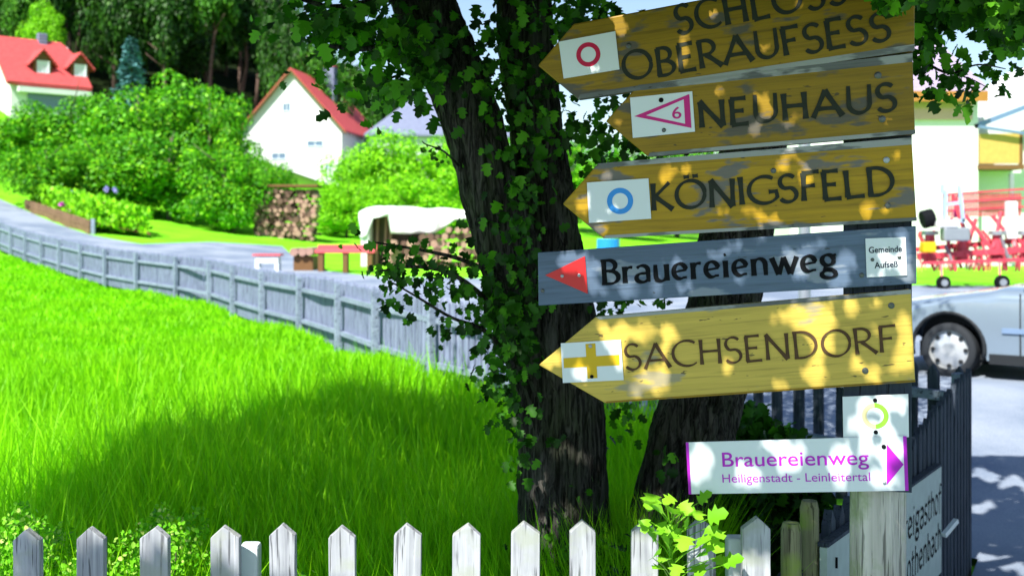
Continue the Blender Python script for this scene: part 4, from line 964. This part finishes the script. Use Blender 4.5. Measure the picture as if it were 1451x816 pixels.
# 8 enamel inn sign on the side fence
def inn():
    A = Vector((.76, 2.98, 0)); B = Vector((2.46, 6.10, 0)); d = (B-A).normalized(); n = Vector((d.y, -d.x, 0))
    def hit(px, off=.03):
        rx = (px-CX)/F; # A + n*off + d*s = (rx*y, y)
        a = A+n*off; y = (a.x*d.y-a.y*d.x)/(rx*d.y-d.x); return Vector((rx*y, y, 0))
    p0, p1 = hit(1172), hit(1334); z0 = H-(776-HY)*p0.y/F; z1 = H-(660-HY)*p1.y/F; zt = (z0+z1)/2
    t = thing('inn_sign', 'pale green enamel board in black old style lettering on the side fence', 'sign', (p0.x, p0.y, 0)); t.rotation_euler = (0, 0, math.atan2(d.y, d.x)); L = (p1-p0).length
    hb = .46
    MB().prism([(0, 0, z0-hb), (L, 0, z1-hb), (L, 0, z1), (0, 0, z0)], (0, .02, 0)).build('board', M['enamel'], t); 
    MB().prism([(0, -.004, z0+.002), (L, -.004, z1+.002), (L, -.004, z1+.012), (0, -.004, z0+.012)], (0, .03, 0)).build('top_edge', M['picket_dark'], t)
    class _B:
        def L(s, x, z, off=0): return Vector((x, -off, z))
    global SP
    old = SP; SP = lambda px, py, off=0: Vector((px*1.0, 0, 0))
    sl = (z1-z0)/L; bd = _B()
    sa = (hit(1277)-p0).length; pit = (L-.03-sa)/10; s0 = sa-5*pit
    ce = M['black']
    word(bd, 'Brauereigasthof', (s0, z0+sl*s0-.185), (L-.03, z0+sl*(L-.03)-.185), .11, LO, .13, .05, .75, ce, .0012, t, 0, .07)
    word(bd, 'Rothenbach', (sa, z0+sl*sa-.345), (L-.03, z0+sl*(L-.03)-.345), .11, LO, .13, .05, .75, ce, .0012, t, 0, .08)
    SP = old
    f = MB(); x, z = .10, z0-.13
    for a_, b_ in (((x-.05, z), (x+.06, z)), ((x-.05, z), (x-.05, z-.1)), ((x, z+.05), (x, z+.08))): f.beam((a_[0], -.003, a_[1]), (b_[0], -.003, b_[1]), .004, .006)
    f.build('emblem', M['black'], t)
    br = MB().beam((L+.0, -.01, z1-.30), (L+.09, -.05, z1-.25), .02, .02).build('bracket', M['white'], t)
inn()
# signpost
c = SP(1243, 500, -.034-.078); sp = thing('signpost', 'thick weathered round log post carrying all the direction boards', 'post', (c.x, c.y, 0))
n = 40; V = []; Fc = []; r = random.Random(3); zs = np.linspace(-.2, 2.15, 60)
for j, z in enumerate(zs):
    for k in range(n):
        a = 2*pi*k/n; rr_ = .064+.0035*math.sin(3*a+z*2)+.0015*math.sin(11*a+z*5)+(.0025 if k % 7 else -.002); V.append((cos(a)*rr_, sin(a)*rr_, z))
for j in range(len(zs)-1):
    for k in range(n): Fc.append((j*n+k, j*n+(k+1) % n, (j+1)*n+(k+1) % n, (j+1)*n+k))
Fc.append(tuple((len(zs)-1)*n+k for k in range(n))); ob('log_post', mesh('log_post', V, Fc, True), M['post'], sp)
bk = MB(); c2 = SP(1243, 300, -.034-.012); bk.box((c2.x-c.x, c2.y-c.y, 1.45), (.16, .022, 1.25), Matrix.Rotation(math.atan2(U.y, U.x), 3, 'Z')); bk.build('backing_board', M['picket_dark'], sp)

# ------------------------------------------------------------------ the tree
TR = thing('hawthorn_tree', 'old leaning multi stemmed tree with ivy like lobed leaves behind the signs', 'tree', (P(795, 0, 3.95).x, 3.95, 0)); TO = TR.location.copy()
def noise3(p):
    return math.sin(p[0]*31+p[2]*3+math.sin(p[2]*9)*1.3)*.5+math.sin(p[1]*43-p[2]*5+2)*.3+math.sin(p[0]*83+p[1]*71+p[2]*11)*.2
from mathutils import noise as mn
def stem(name, pts, label=None, n=84, step=.02):
    # pts: (px, py, widthpx, d)
    C_ = [P(a, b, e) for a, b, c_, e in pts]; R_ = [c_*e/F/2 for a, b, c_, e in pts]
    # catmull resample
    Q = []; RR = []
    for i in range(len(C_)-1):
        p0, p1, p2, p3 = C_[max(i-1, 0)], C_[i], C_[i+1], C_[min(i+2, len(C_)-1)]; m = max(2, int((p2-p1).length/step))
        for k in range(m):
            t_ = k/m; Q.append(.5*((2*p1)+(p2-p0)*t_+(2*p0-5*p1+4*p2-p3)*t_**2+(3*p1-p0-3*p2+p3)*t_**3)); RR.append(R_[i]+(R_[i+1]-R_[i])*t_)
    Q.append(C_[-1]); RR.append(R_[-1]); V = []; Fc = []; prev = Vector((1, 0, 0))
    for i, p in enumerate(Q):
        t_ = (Q[min(i+1, len(Q)-1)]-Q[max(i-1, 0)]).normalized(); x = (prev-t_*prev.dot(t_)).normalized(); prev = x; y = t_.cross(x)
        for k in range(n):
            a = 2*pi*k/n; dv = x*cos(a)+y*sin(a); rr_ = RR[i]
            q_ = Vector((cos(a)*2.2, sin(a)*2.2, i*step*2.6)); f1 = mn.noise(q_*1.1+Vector((5, 0, 0)))
            q2 = Vector((cos(a)*rr_*55, sin(a)*rr_*55, i*step*2.6))+mn.noise_vector(Vector((cos(a)*2, sin(a)*2, i*step*9)))*.7; f2 = 1-abs(mn.noise(q2)*2.4)+.5*mn.noise(q2*3)
            V.append(tuple(p+dv*(rr_*(1+.10*f1)+min(.014, rr_*.12)*(f2-.6))-TO))
    for i in range(len(Q)-1):
        for k in range(n): Fc.append((i*n+k, i*n+(k+1) % n, (i+1)*n+(k+1) % n, (i+1)*n+k))
    o = ob(name, mesh(name, V, Fc, True), M['bark'], TR); return o, Q, RR
D0 = 3.85
T1, Q1, R1 = stem('trunk', [(800, 960, 160, D0), (798, 816, 135, D0), (797, 700, 126, D0), (795, 600, 122, D0), (790, 500, 120, D0), (782, 400, 105, D0), (775, 300, 82, D0), (762, 200, 74, D0+.05), (750, 100, 76, D0+.05), (744, 0, 76, D0+.05), (742, -200, 66, D0+.1), (760, -420, 50, D0+.2), (790, -700, 26, D0+.3)])
T2, Q2, R2 = stem('limb', [(790, 600, 70, D0-.02), (764, 500, 95, D0-.05), (735, 400, 92, D0-.07), (703, 300, 84, D0-.08), (678, 200, 82, D0-.08), (640, 100, 88, D0-.05), (600, 0, 90, D0), (545, -150, 80, D0), (470, -350, 60, D0), (380, -620, 30, D0)])
T3, Q3, R3 = stem('limb', [(905, 960, 110, D0+.1), (925, 816, 105, D0+.1), (950, 720, 108, D0+.1), (980, 620, 112, D0+.1), (1008, 520, 110, D0+.15), (1030, 400, 100, D0+.2), (1060, 250, 90, D0+.2), (1100, 80, 84, D0+.2), (1160, -100, 70, D0), (1260, -330, 44, D0-.2), (1380, -560, 22, D0-.3)])
# secondary branches
br = MB(); BR = []
def branch(pts, r0, r1):
    Q = [Vector(p) for p in pts]; k = 5; S = []
    for i in range(len(Q)-1):
        p0, p1, p2, p3 = Q[max(i-1, 0)], Q[i], Q[i+1], Q[min(i+2, len(Q)-1)]
        for j in range(k):
            t_ = j/k; S.append(.5*((2*p1)+(p2-p0)*t_+(2*p0-5*p1+4*p2-p3)*t_**2+(3*p1-p0-3*p2+p3)*t_**3))
    S.append(Q[-1]); n = len(S); mb = MB(); mb.tube([p-TO for p in S], [r0+(r1-r0)*i/(n-1) for i in range(n)], 8); mb.build('branch', M['bark'], TR, smooth=True); BR.append(S); return S
tw = []
tw.append(branch([P(735, 470, 3.7), P(690, 425, 3.62), P(640, 388, 3.55), P(585, 378, 3.5), P(535, 385, 3.48)], .012, .003))
tw.append(branch([P(720, 400, 3.7), P(660, 370, 3.6), P(600, 355, 3.55), P(528, 343, 3.5)], .010, .0025))
tw.append(branch([P(728, 520, 3.7), P(690, 470, 3.62), P(640, 450, 3.58), P(590, 420, 3.55), P(555, 400, 3.5)], .009, .002))
tw.append(branch([P(650, 235, 3.7), P(628, 214, 3.65), P(604, 205, 3.62), P(598, 200, 3.62)], .004, .0015))
tl_ = []
tl_.append(branch([P(640, 60, 3.75), P(580, 60, 3.6), P(510, 70, 3.5), P(440, 60, 3.45)], .016, .004))
tl_.append(branch([P(600, -10, 3.8), P(540, 0, 3.6), P(470, 10, 3.5), P(400, -10, 3.4)], .016, .004))
tl_.append(branch([P(620, 90, 3.75), P(570, 105, 3.65), P(530, 120, 3.6)], .008, .002))
trb = []
trb.append(branch([P(1240, 60, 3.7), P(1300, 84, 3.5), P(1345, 104, 3.45), P(1385, 92, 3.4), P(1425, 98, 3.4)], .006, .0015))
trb.append(branch([P(1130, -20, 4.0), P(1260, -30, 3.6), P(1380, -20, 3.4), P(1480, 10, 3.3)], .025, .006))
trb.append(branch([P(1345, 104, 3.45), P(1375, 112, 3.42), P(1400, 125, 3.4)], .003, .001))
along_later = [(trb[0], 95), (trb[2], 22)]
branch([P(742, -150, 3.95), (-.6, 3.0, 3.9), (-1.6, 2.6, 4.6)], .07, .02); branch([P(600, -20, 3.85), (-1.4, 4.2, 3.4), (-2.6, 4.6, 4.0), (-3.4, 4.8, 4.6)], .08, .02)
branch([P(1130, -50, 4.0), (1.0, 2.6, 3.6), (.6, 1.2, 4.2), (.3, .2, 4.8)], .07, .02); branch([P(742, -100, 3.95), (.1, 2.2, 3.5), (-.7, 1.0, 4.3), (-1.2, .1, 4.9)], .07, .02)
branch([P(545, -150, 3.85), (-1.2, 5.2, 4.0), (-2.4, 6.2, 4.6)], .06, .02)

# visible foliage: (px, py, sx, sy, dmin, dmax, count, size)
zones = [
 (735, 30, 60, 60, 3.5, 3.8, 130, .045), (830, 700, 14, 60, 3.6, 3.8, 10, .035), (745, 600, 14, 60, 3.45, 3.6, 30, .04), (790, 160, 30, 60, 3.5, 3.7, 60, .042), (745, 130, 40, 60, 3.5, 3.75, 90, .045), (850, 60, 45, 60, 3.5, 4.1, 260, .05), (800, 20, 50, 40, 3.6, 4.2, 150, .05),
 (740, 230, 38, 70, 3.5, 3.72, 130, .045), (735, 340, 38, 60, 3.48, 3.68, 130, .045), (850, 190, 55, 60, 3.6, 4.2, 230, .045), (900, 210, 50, 40, 3.6, 4.2, 100, .045),
 (715, 460, 34, 60, 3.45, 3.7, 230, .042), (700, 540, 24, 40, 3.5, 3.7, 90, .035), (725, 570, 24, 45, 3.45, 3.65, 70, .035), (738, 640, 16, 30, 3.45, 3.65, 26, .034), (735, 765, 12, 16, 3.5, 3.7, 14, .035), (785, 625, 14, 10, 3.5, 3.62, 9, .035),
 (880, 590, 26, 30, 3.7, 4.2, 45, .04), (890, 420, 45, 14, 3.6, 4.0, 40, .04), (940, 650, 22, 26, 3.55, 3.75, 14, .045), (860, 440, 30, 10, 3.6, 4.0, 12, .04),
 (690, 130, 30, 60, 3.5, 3.75, 60, .045), (700, 70, 30, 50, 3.5, 3.9, 70, .045), (745, 480, 28, 50, 3.48, 3.65, 60, .04), (740, 420, 30, 30, 3.48, 3.65, 60, .04)]
pos = []; siz = []; dr = []
for (px, py, sx_, sy_, d0, d1, n, s_) in zones:
    for i in range(int(n*.62)):
        dd = random.uniform(d0, d1); p = P(px+random.gauss(0, sx_*.6), py+random.gauss(0, sy_*.6), dd); pos.append(p); siz.append(s_*.85*random.uniform(.6, 1.3)); dr.append(0)
def along(S, n, size, spread, droop=.0, f0=.25):
    for i in range(n):
        f = f0+(1-f0)*random.random(); k = f*(len(S)-1); a = int(k); p = S[a].lerp(S[min(a+1, len(S)-1)], k-a)
        p = p+Vector((random.gauss(0, spread), random.gauss(0, spread), random.gauss(0, spread)-droop)); pos.append(p); siz.append(size*random.uniform(.6, 1.2)); dr.append(1)
for S, n, sz in zip(tw, (120, 70, 95, 16), (.036, .034, .034, .02)): along(S, n, sz, .045 if n > 20 else .012, .015, .08)
for S, n in zip(tl_, (100, 90, 50)): along(S, n, .042, .06, .02, 0)
for S, n in zip(trb, (0, 420, 0)): along(S, n, .045, .10, -.02, 0)
# extra dense clusters
for S, n in along_later: along(S, n, .040, .035, .0, 0)
for (px, py, sx_, sy_, n) in ((470, 20, 60, 26, 110), (560, 60, 50, 26, 90), (560, 120, 40, 18, 70), (520, 40, 60, 22, 80), (610, 90, 26, 40, 60), (1400, 0, 75, 26, 620), (1250, 0, 60, 20, 160), (1428, 50, 26, 16, 90), (1320, 20, 40, 16, 90), (1310, 62, 14, 22, 24), (1365, 150, 10, 8, 6), (1315, 130, 12, 10, 10)):
    for i in range(n):
        p = P(px+random.gauss(0, sx_*.6), py+random.gauss(0, sy_*.6), random.uniform(3.2, 3.75)); pos.append(p); siz.append(.05*random.uniform(.6, 1.2)); dr.append(1)
for i in range(80):
    p = P(1268+random.gauss(0, 26), -14+random.gauss(0, 13)+8*random.random()*((i % 5) == 0), random.uniform(2.55, 2.66)); pos.append(p); siz.append(.04*random.uniform(.6, 1.2))
pos = np.array([tuple(p) for p in pos]); siz = np.array(siz); n = len(pos)
axv = rnorm(n)*.55+np.array([0, -.15, -.75]); nrm = rnorm(n)*.55+np.array([-.1, -.9, .55])
order = np.argsort(-siz/pos[:, 1]); top = order[:280]; rest = order[280:]
lme = scatter('leaf', np.zeros((1, 3)), np.array([[0, 1., 0]]), np.array([[0, 0, 1.]]), np.ones(1))
# single leaves share one mesh but need individual tone
def leafobjmat(name, dark, light, trans):
    t = NT(name); oi = t.n('ShaderNodeObjectInfo'); c = t.ramp(oi.outputs['Random'], [(0, dark), (1, light)]); t.finish(c, .5, spec=.25)
    tr = t.n('ShaderNodeBsdfTranslucent'); t.l(c, tr.inputs[0]); mx = t.n('ShaderNodeMixShader'); mx.inputs[0].default_value = trans
    t.l(t.p.outputs[0], mx.inputs[1]); t.l(tr.outputs[0], mx.inputs[2]); t.l(mx.outputs[0], t.out.inputs[0]); return t.m
lme.materials.append(leafobjmat('single_hawthorn_leaf', (.012, .06, .005), (.15, .48, .015), .4))
Rm = basis(axv, nrm)
for i in top:
    o = ob('leaf', lme, None, TR); o.location = Vector(pos[i])-TO; o.rotation_euler = Matrix(Rm[i].tolist()).to_euler(); s_ = float(siz[i]); o.scale = (s_, s_, s_)
o = ob('foliage', scatter('foliage', pos[rest]-np.array(TO), axv[rest], nrm[rest], siz[rest]), M['leaf'], TR); o['kind'] = 'stuff'

# canopy overhead, unseen: leaves added along sun rays, gaps cut to shape the dapples
spots = [(870, 15, 5, 9), (880, 42, 5, 9), (972, 55, 5, 9), (968, 88, 4, 9), (1010, 22, 4, 5), (1085, 66, 5, 7), (1130, 8, 4, 4), (1018, 130, 6, 8), (1080, 138, 8, 8), (1088, 158, 6, 5), (1070, 182, 7, 7), (873, 173, 6, 5), (920, 200, 6, 8), (1132, 162, 4, 4), (1265, 175, 8, 6), (1120, 215, 4, 6),
 (945, 248, 6, 20), (968, 240, 7, 9), (826, 290, 7, 14), (850, 325, 6, 8), (1110, 235, 6, 12), (1142, 250, 4, 18), (1088, 310, 14, 10), (1228, 298, 12, 12), (1273, 220, 4, 8), (1258, 298, 5, 6), (1062, 300, 6, 6), (920, 322, 5, 5), (857, 250, 6, 5),
 (815, 372, 22, 16), (838, 380, 14, 22), (893, 410, 26, 12), (925, 405, 10, 22), (960, 372, 14, 8), (1072, 340, 16, 6), (1130, 365, 26, 14), (1197, 372, 14, 20), (1185, 395, 18, 12), (1283, 360, 5, 26), (1275, 330, 10, 6), (1290, 395, 6, 10), (1135, 385, 12, 14), (1240, 398, 10, 5), (1040, 350, 8, 8), (1250, 362, 5, 8),
 (862, 462, 16, 12), (875, 480, 14, 16), (912, 470, 14, 24), (948, 472, 10, 22), (918, 535, 16, 18), (938, 535, 9, 26), (900, 560, 8, 6), (782, 508, 14, 16), (1032, 520, 5, 12), (1140, 450, 26, 26), (1165, 470, 18, 60), (1155, 530, 22, 18), (1208, 438, 6, 14), (1211, 513, 7, 14), (1285, 485, 14, 30), (1275, 520, 20, 10), (1238, 530, 12, 12), (1240, 430, 6, 8), (1280, 455, 8, 12), (1110, 545, 12, 10), (1098, 452, 5, 8), (880, 510, 10, 22), (820, 530, 12, 12), (1240, 470, 4, 6),
 (1270, 575, 20, 20), (1215, 600, 12, 14), (1255, 608, 18, 8), (1225, 570, 10, 8), (990, 660, 16, 34), (1060, 680, 26, 20), (1120, 650, 26, 24), (1190, 660, 20, 30), (1250, 680, 20, 14), (1265, 640, 14, 20), (1095, 632, 14, 10), (1230, 640, 14, 14), (1230, 760, 30, 60), (1215, 720, 8, 26),
 (1115, 175, 5, 6), (1225, 60, 3, 4), (845, 412, 8, 8), (1010, 362, 8, 10), (800, 366, 10, 8), (1160, 345, 10, 6), (975, 408, 14, 6), (1050, 395, 5, 6), (1262, 372, 8, 8), (843, 100, 5, 5), (905, 155, 6, 8), (920, 180, 6, 10), (1025, 300, 5, 6), (870, 300, 6, 6)]
tspots = [(770, 700, 8, 16), (820, 740, 6, 18), (950, 700, 8, 14), (835, 665, 14, 4), (785, 765, 11, 22), (915, 664, 6, 6), (890, 700, 8, 16), (858, 772, 8, 8), (788, 812, 8, 6), (800, 655, 8, 4)]
r = np.random.default_rng(21); s_ = np.array(SUN)
NV = 95000; cl = 1700; cen = np.stack([r.uniform(-4.6, 6.5, cl), r.uniform(-1.5, 8.2, cl), r.uniform(2.75, 5.8, cl)], 1)
k = r.integers(0, cl, NV); cp = cen[k]+r.normal(size=(NV, 3))*np.array([.20, .20, .13])
def lift(tg, z0, z1):
    z = r.uniform(z0, z1, len(tg)); return tg+s_[None]*((z-tg[:, 2])/s_[2])[:, None]
nb = 66000; tb_ = np.stack([r.uniform(-.05, 1.15, nb), np.full(nb, 2.83), r.uniform(.75, 2.1, nb)], 1)
ntk = 22000; tt2 = np.stack([r.uniform(-.6, 1.0, ntk), np.full(ntk, 3.7), r.uniform(.1, 2.4, ntk)], 1)
ng = 62000; gy_ = r.uniform(2.9, 11, ng); tg2 = np.stack([(r.uniform(60, 1250, ng)-CX)*gy_/F, gy_, np.full(ng, .12)], 1)
nr_ = 60000; gy_ = r.uniform(3.2, 9, nr_); tg3 = np.stack([(r.uniform(1250, 1750, nr_)-CX)*gy_/F, gy_, np.full(nr_, -.2)], 1)
cp = np.concatenate([cp, lift(tb_, 2.05, 3.3), lift(tt2, 2.3, 4.0), lift(tg2, 3.0, 5.5), lift(tg3, 3.0, 5.0)]); NC = len(cp)
cs = r.uniform(.045, .07, NC); cs[NV:NV+nb] = r.uniform(.03, .055, nb)
keep = np.ones(NC, bool)
AX = r.normal(size=(NC, 3))*.6+np.array([0, 0, -.3]); AX /= np.linalg.norm(AX, axis=1, keepdims=True); base_cp = cp; cp = cp+AX*(cs*.5)[:, None]
mg = cs*.40*F/2.8
# hide nothing from view: leaves that would stand inside the picture are dropped
py_ = HY-(cp[:, 2]-H)*F/np.maximum(cp[:, 1], .05); px_ = CX+cp[:, 0]*F/np.maximum(cp[:, 1], .05)
keep &= ~((cp[:, 1] > .05) & (py_ > -30)); keep &= cp[:, 2] > 1.95
# shadow on the fence/board plane
def land(nv, pt):
    t_ = ((cp-pt)@nv)/(s_@nv); return cp-s_*t_[:, None], t_
hb, tb = land(np.array(Nn), np.array(A0)); bx = CX+hb[:, 0]*F/hb[:, 1]; by = HY-(hb[:, 2]-H)*F/hb[:, 1]
onb = (tb > 0) & (by < 705) & (by > -80) & (bx > 755) & (bx < 1305) & (hb[:, 1] > 1)
irr = .55*np.sin(bx*.21+1.7*np.sin(by*.17))*np.sin(by*.19+1.3*np.sin(bx*.13)); lit = np.zeros(NC, bool)
for (a, b_, c_, d_) in spots:
    lit |= onb & (((bx-a)/(c_*1.0+2+mg))**2+((by-b_)/(d_*1.0+2+mg))**2 < 1+irr*np.minimum(1, c_/9))
onp = (tb > 0) & (by >= 725) & (by < 900) & (bx > -100) & (bx < 1180); lit |= onp
ht, tt_ = land(np.array([0, -1., 0]), np.array([0, D0-.1, 0])); ax_ = CX+ht[:, 0]*F/ht[:, 1]; ay = HY-(ht[:, 2]-H)*F/ht[:, 1]
ont = (tt_ > 0) & (ax_ > 540) & (ax_ < 1080) & (ay < 816) & (ay > -60)
for (a, b_, c_, d_) in tspots: lit |= (tt_ > 0) & (((ax_-a)/(c_+mg))**2+((ay-b_)/(d_+mg))**2 < 1)
hg, tg = land(np.array([0, 0, 1.]), np.array([0, 0, .12])); gx = CX+hg[:, 0]*F/np.maximum(hg[:, 1], .1); gy = HY-(hg[:, 2]-H)*F/np.maximum(hg[:, 1], .1)
edge = np.interp(gx, [-200, 60, 160, 300, 400, 480, 720, 760], [800, 765, 705, 645, 600, 578, 562, 556])+9*np.sin(gx*.045)+7*np.sin(gx*.11+1)+r.normal(size=NC)*9
lawn_lit = (gx < 760) & (gy < edge) & (hg[:, 1] > 2.9)
road_lit = (gx > 1360) & (gy < 592)
lit |= (lawn_lit | road_lit) & ~onb & ~ont
hs, ts_ = land(np.array([0, -1., 0]), np.array([0, 3.35, 0])); sx2 = CX+hs[:, 0]*F/hs[:, 1]; sy2 = HY-(hs[:, 2]-H)*F/hs[:, 1]; lit |= (ts_ > 0) & (sx2 < 345) & (sy2 > 675) & (sy2 < 830)
# dapples on the shaded road
for i in range(90):
    a = r.uniform(1380, 1800); b_ = r.uniform(600, 830); lit |= (gx > 1300) & (((gx-a)/22)**2+((gy-b_)/(5+.03*(b_-590)))**2 < 1+.8*np.sin(gx*.13+b_)*np.sin(gy*.31+a))
near_left = (hb[:, 1] < 2.9) & (hg[:, 1] < 2.6) & ~onb & ~ont & (hg[:, 0] < .2); pass
keep &= ~lit
cp = base_cp[keep]; cs = cs[keep]; AX = AX[keep]; nC = len(cp)
o = ob('shade_canopy', scatter('shade_canopy', cp-np.array(TO), AX, r.normal(size=(nC, 3))*.5+np.array([0, 0, 1.]), cs, QV, QT), M['leaf_dark'], TR); o['kind'] = 'stuff'

# ------------------------------------------------------------------ lime shoot at the fence, dark shrub, low shrubs
def shoot():
    D = 2.84; b0 = P(955, 840, D); t = thing('maple_shoot', 'bright lime leafed shoot growing up through the front pickets', 'plant', (b0.x, b0.y, b0.z))
    tips = [(925, 700), (940, 725), (920, 715), (965, 712), (985, 722), (950, 745), (935, 740), (975, 745), (1000, 768), (985, 775), (930, 765), (960, 770), (1010, 755), (945, 790), (990, 712), (915, 735), (955, 705), (985, 790), (940, 805), (1003, 735), (1025, 800), (925, 790), (968, 730), (1012, 790), (955, 728), (932, 752), (975, 760), (948, 772), (1000, 748), (918, 748), (990, 800), (962, 800)]
    st_ = MB(); r = random.Random(6); P1 = P(950, 750, D+.01)
    st_.tube([Vector((0, 0, 0)), P(952, 800, D)-b0, P1-b0, P(945, 715, D-.02)-b0], [.005, .004, .003, .0015], 6)
    for i, (px, py) in enumerate(tips):
        e = P(px, py, D-.02+r.uniform(-.05, .03)); a = P(950+r.uniform(-3, 3), min(830, py+28), D)
        st_.tube([a-b0, (a+e)/2-b0+Vector((0, -.01, .008)), e-b0], [.0018, .0014, .001], 5)
        dirv = np.array([[(e-a).x*3+r.uniform(-.3, .3), -.25+r.uniform(-.3, .2), r.uniform(-.3, .35)]]); nn = np.array([[r.uniform(-.5, .3), -.55+r.uniform(-.3, .3), .8]])
        m = scatter('leaf', np.zeros((1, 3)), dirv, nn, np.array([r.uniform(.036, .058)]), LV*np.array([1.15, 1, 1]), LT); m.materials.append(M['limeobj']); ob('leaf', m, None, t, e-b0)
    st_.build('stem', M['leaf_lime'], t)
M['limeobj'] = leafobjmat('single_lime_leaf', (.14, .42, .01), (.30, .66, .03), .35)
shoot()
def shrub(name, label, cx, cy_top, wpx, d, depth, n, leaf, mat_, z0=None, tv=QV, tt=QT, cat='shrub', base=None):
    x = (cx-CX)*d/F; zg = 0; zt = H-(cy_top-HY)*d/F; rx = wpx*d/F/2; t = thing(name, label, cat, (x, d, zg)); r = np.random.default_rng(int(cx))
    c_ = 30; cen = np.stack([r.uniform(-rx*.8, rx*.8, c_), r.uniform(-depth*.8, depth*.8, c_), r.uniform(.1, .88, c_)*zt*(1)], 1); cen[:, 2] *= 1-.35*(np.abs(cen[:, 0])/rx)**2
    k = r.integers(0, c_, n); dv = r.normal(size=(n, 3)); dv /= np.linalg.norm(dv, axis=1, keepdims=True); p = cen[k]+dv*r.uniform(.3, 1, (n, 1))**.5*np.array([rx*.3, depth*.35, zt*.14])
    ob('foliage', scatter('foliage', p, r.normal(size=(n, 3))*.7+np.array([0, -.2, .6]), dv+r.normal(size=(n, 3))*.6+np.array([0, -.3, .4]), leaf*r.uniform(.6, 1.3, n), tv, tt), M[mat_], t)['kind'] = 'stuff'
    sb = MB()
    for i in range(0, c_, 2): sb.tube([(cen[i, 0]*.3, cen[i, 1]*.3, -.05), (cen[i, 0]*.7, cen[i, 1]*.7, cen[i, 2]*.6), tuple(cen[i])], [.006, .004, .002], 5)
    sb.build('stem', M['far_bark'], t); return t
shrub('dark_shrub', 'dark shaded shrub behind the magenta lettered sign', 1095, 560, 150, 4.6, .3, 2600, .06, 'leaf', tv=LV, tt=LT)
shrub('box_shrub', 'small leaved box shrub in the bottom left corner', 22, 690, 130, 3.45, .2, 5200, .016, 'box')
shrub('box_shrub', 'small leaved box shrub rising between the third and fourth pickets', 235, 700, 150, 3.5, .2, 5200, .017, 'box')
shrub('box_shrub', 'low small leaved box shrub between first and second pickets', 120, 735, 110, 3.4, .15, 2600, .016, 'box')
shrub('weed_clump', 'thin leafy weed clump right of the short white post', 425, 765, 70, 3.3, .12, 420, .022, 'box')

r = np.random.default_rng(31); n = 9000; gy_ = r.uniform(3.1, 4.0, n)**1.0; gx_ = (r.uniform(240, 1180, n)-CX)*gy_/F
hz_ = (.27+.18*np.sin(gx_*5)*np.sin(gx_*2.3+1)+.06*r.normal(size=n))*np.clip((4.15-gy_)*2, .3, 1); gz_ = np.clip(hz_*r.uniform(.1, 1, n), .02, .6)
tag(ob('ground_cover', scatter('ground_cover', np.stack([gx_, gy_, gz_], 1), rnorm(n)*.6+np.array([0, -.3, .3]), rnorm(n)*.5+np.array([0, -.5, .8]), r.uniform(.025, .06, n), LV, LT), M['leaf']), 'dark leafy undergrowth behind the front pickets', 'ground cover', kind='stuff')
# ------------------------------------------------------------------ lawn grass
def inside(x, y):
    # lawn side of the long fence
    n = len(path); best = None
    ok = y > 3.02
    yf = np.interp(x, [p[0] for p in path], [p[1] for p in path]); return (y < yf-.12) & (y > 3.0) & (((x-2.46)*.88-(y-6.15)*.475) < -.05)
r = np.random.default_rng(77); NG = 620000
u = r.uniform(0, 1, NG); gyy = 3.05*(34/3.05)**(u**1.15); gxx = (r.uniform(-60, 1000, NG)-CX)*gyy/F
m_ = inside(gxx, gyy); gxx, gyy = gxx[m_], gyy[m_]
dens = r.uniform(0, 1, len(gxx)) < .85; gxx, gyy = gxx[dens], gyy[dens]; n = len(gxx)
zz = np.array([tz(a, b_) if b_ > 17 else 0. for a, b_ in zip(gxx, gyy)])
vary = 1; tall = .17+.10*np.sin(gxx*2.1+gyy*.9)*np.sin(gyy*1.3)+.05*r.normal(size=n); tall = np.where((r.uniform(0, 1, n) < .03) & (gyy < 11), tall+r.uniform(.08, .26, n), tall); hgt = np.clip(tall*np.interp(gyy, [3, 6, 9, 14, 30], [1.5, 1.3, 1.0, .75, .6])*np.interp(gxx, [-3, -.2], [1, 1.15]), .05, .62)
wd = np.interp(gyy, [3, 8, 15, 30], [.0030, .006, .012, .024])*r.uniform(.7, 1.4, n); a = r.uniform(0, 2*pi, n)*.35+r.choice([0, pi], n)-.5; lean = r.normal(size=(n, 2))*.22*hgt[:, None]
cx_, sx_ = np.cos(a)*wd, np.sin(a)*wd
V = np.zeros((n, 5, 3)); base_ = np.stack([gxx, gyy, zz-.01], 1)
V[:, 0] = base_-np.stack([cx_, sx_, 0*cx_], 1); V[:, 1] = base_+np.stack([cx_, sx_, 0*cx_], 1)
mid = base_+np.stack([lean[:, 0]*.35, lean[:, 1]*.35, hgt*.55], 1); V[:, 2] = mid+np.stack([cx_, sx_, 0*cx_], 1)*.8; V[:, 3] = mid-np.stack([cx_, sx_, 0*cx_], 1)*.8
V[:, 4] = base_+np.stack([lean[:, 0], lean[:, 1], hgt], 1)
T = np.array([(0, 1, 2), (0, 2, 3), (3, 2, 4)])[None]+(np.arange(n)*5)[:, None, None]
print('grass blades', n, 'shade_canopy', nC)
tag(ob('lawn_grass', npmesh('lawn_grass', V.reshape(-1, 3), T.reshape(-1, 3)), M['grass']), 'long lime green lawn grass inside the fences', 'grass', kind='stuff')
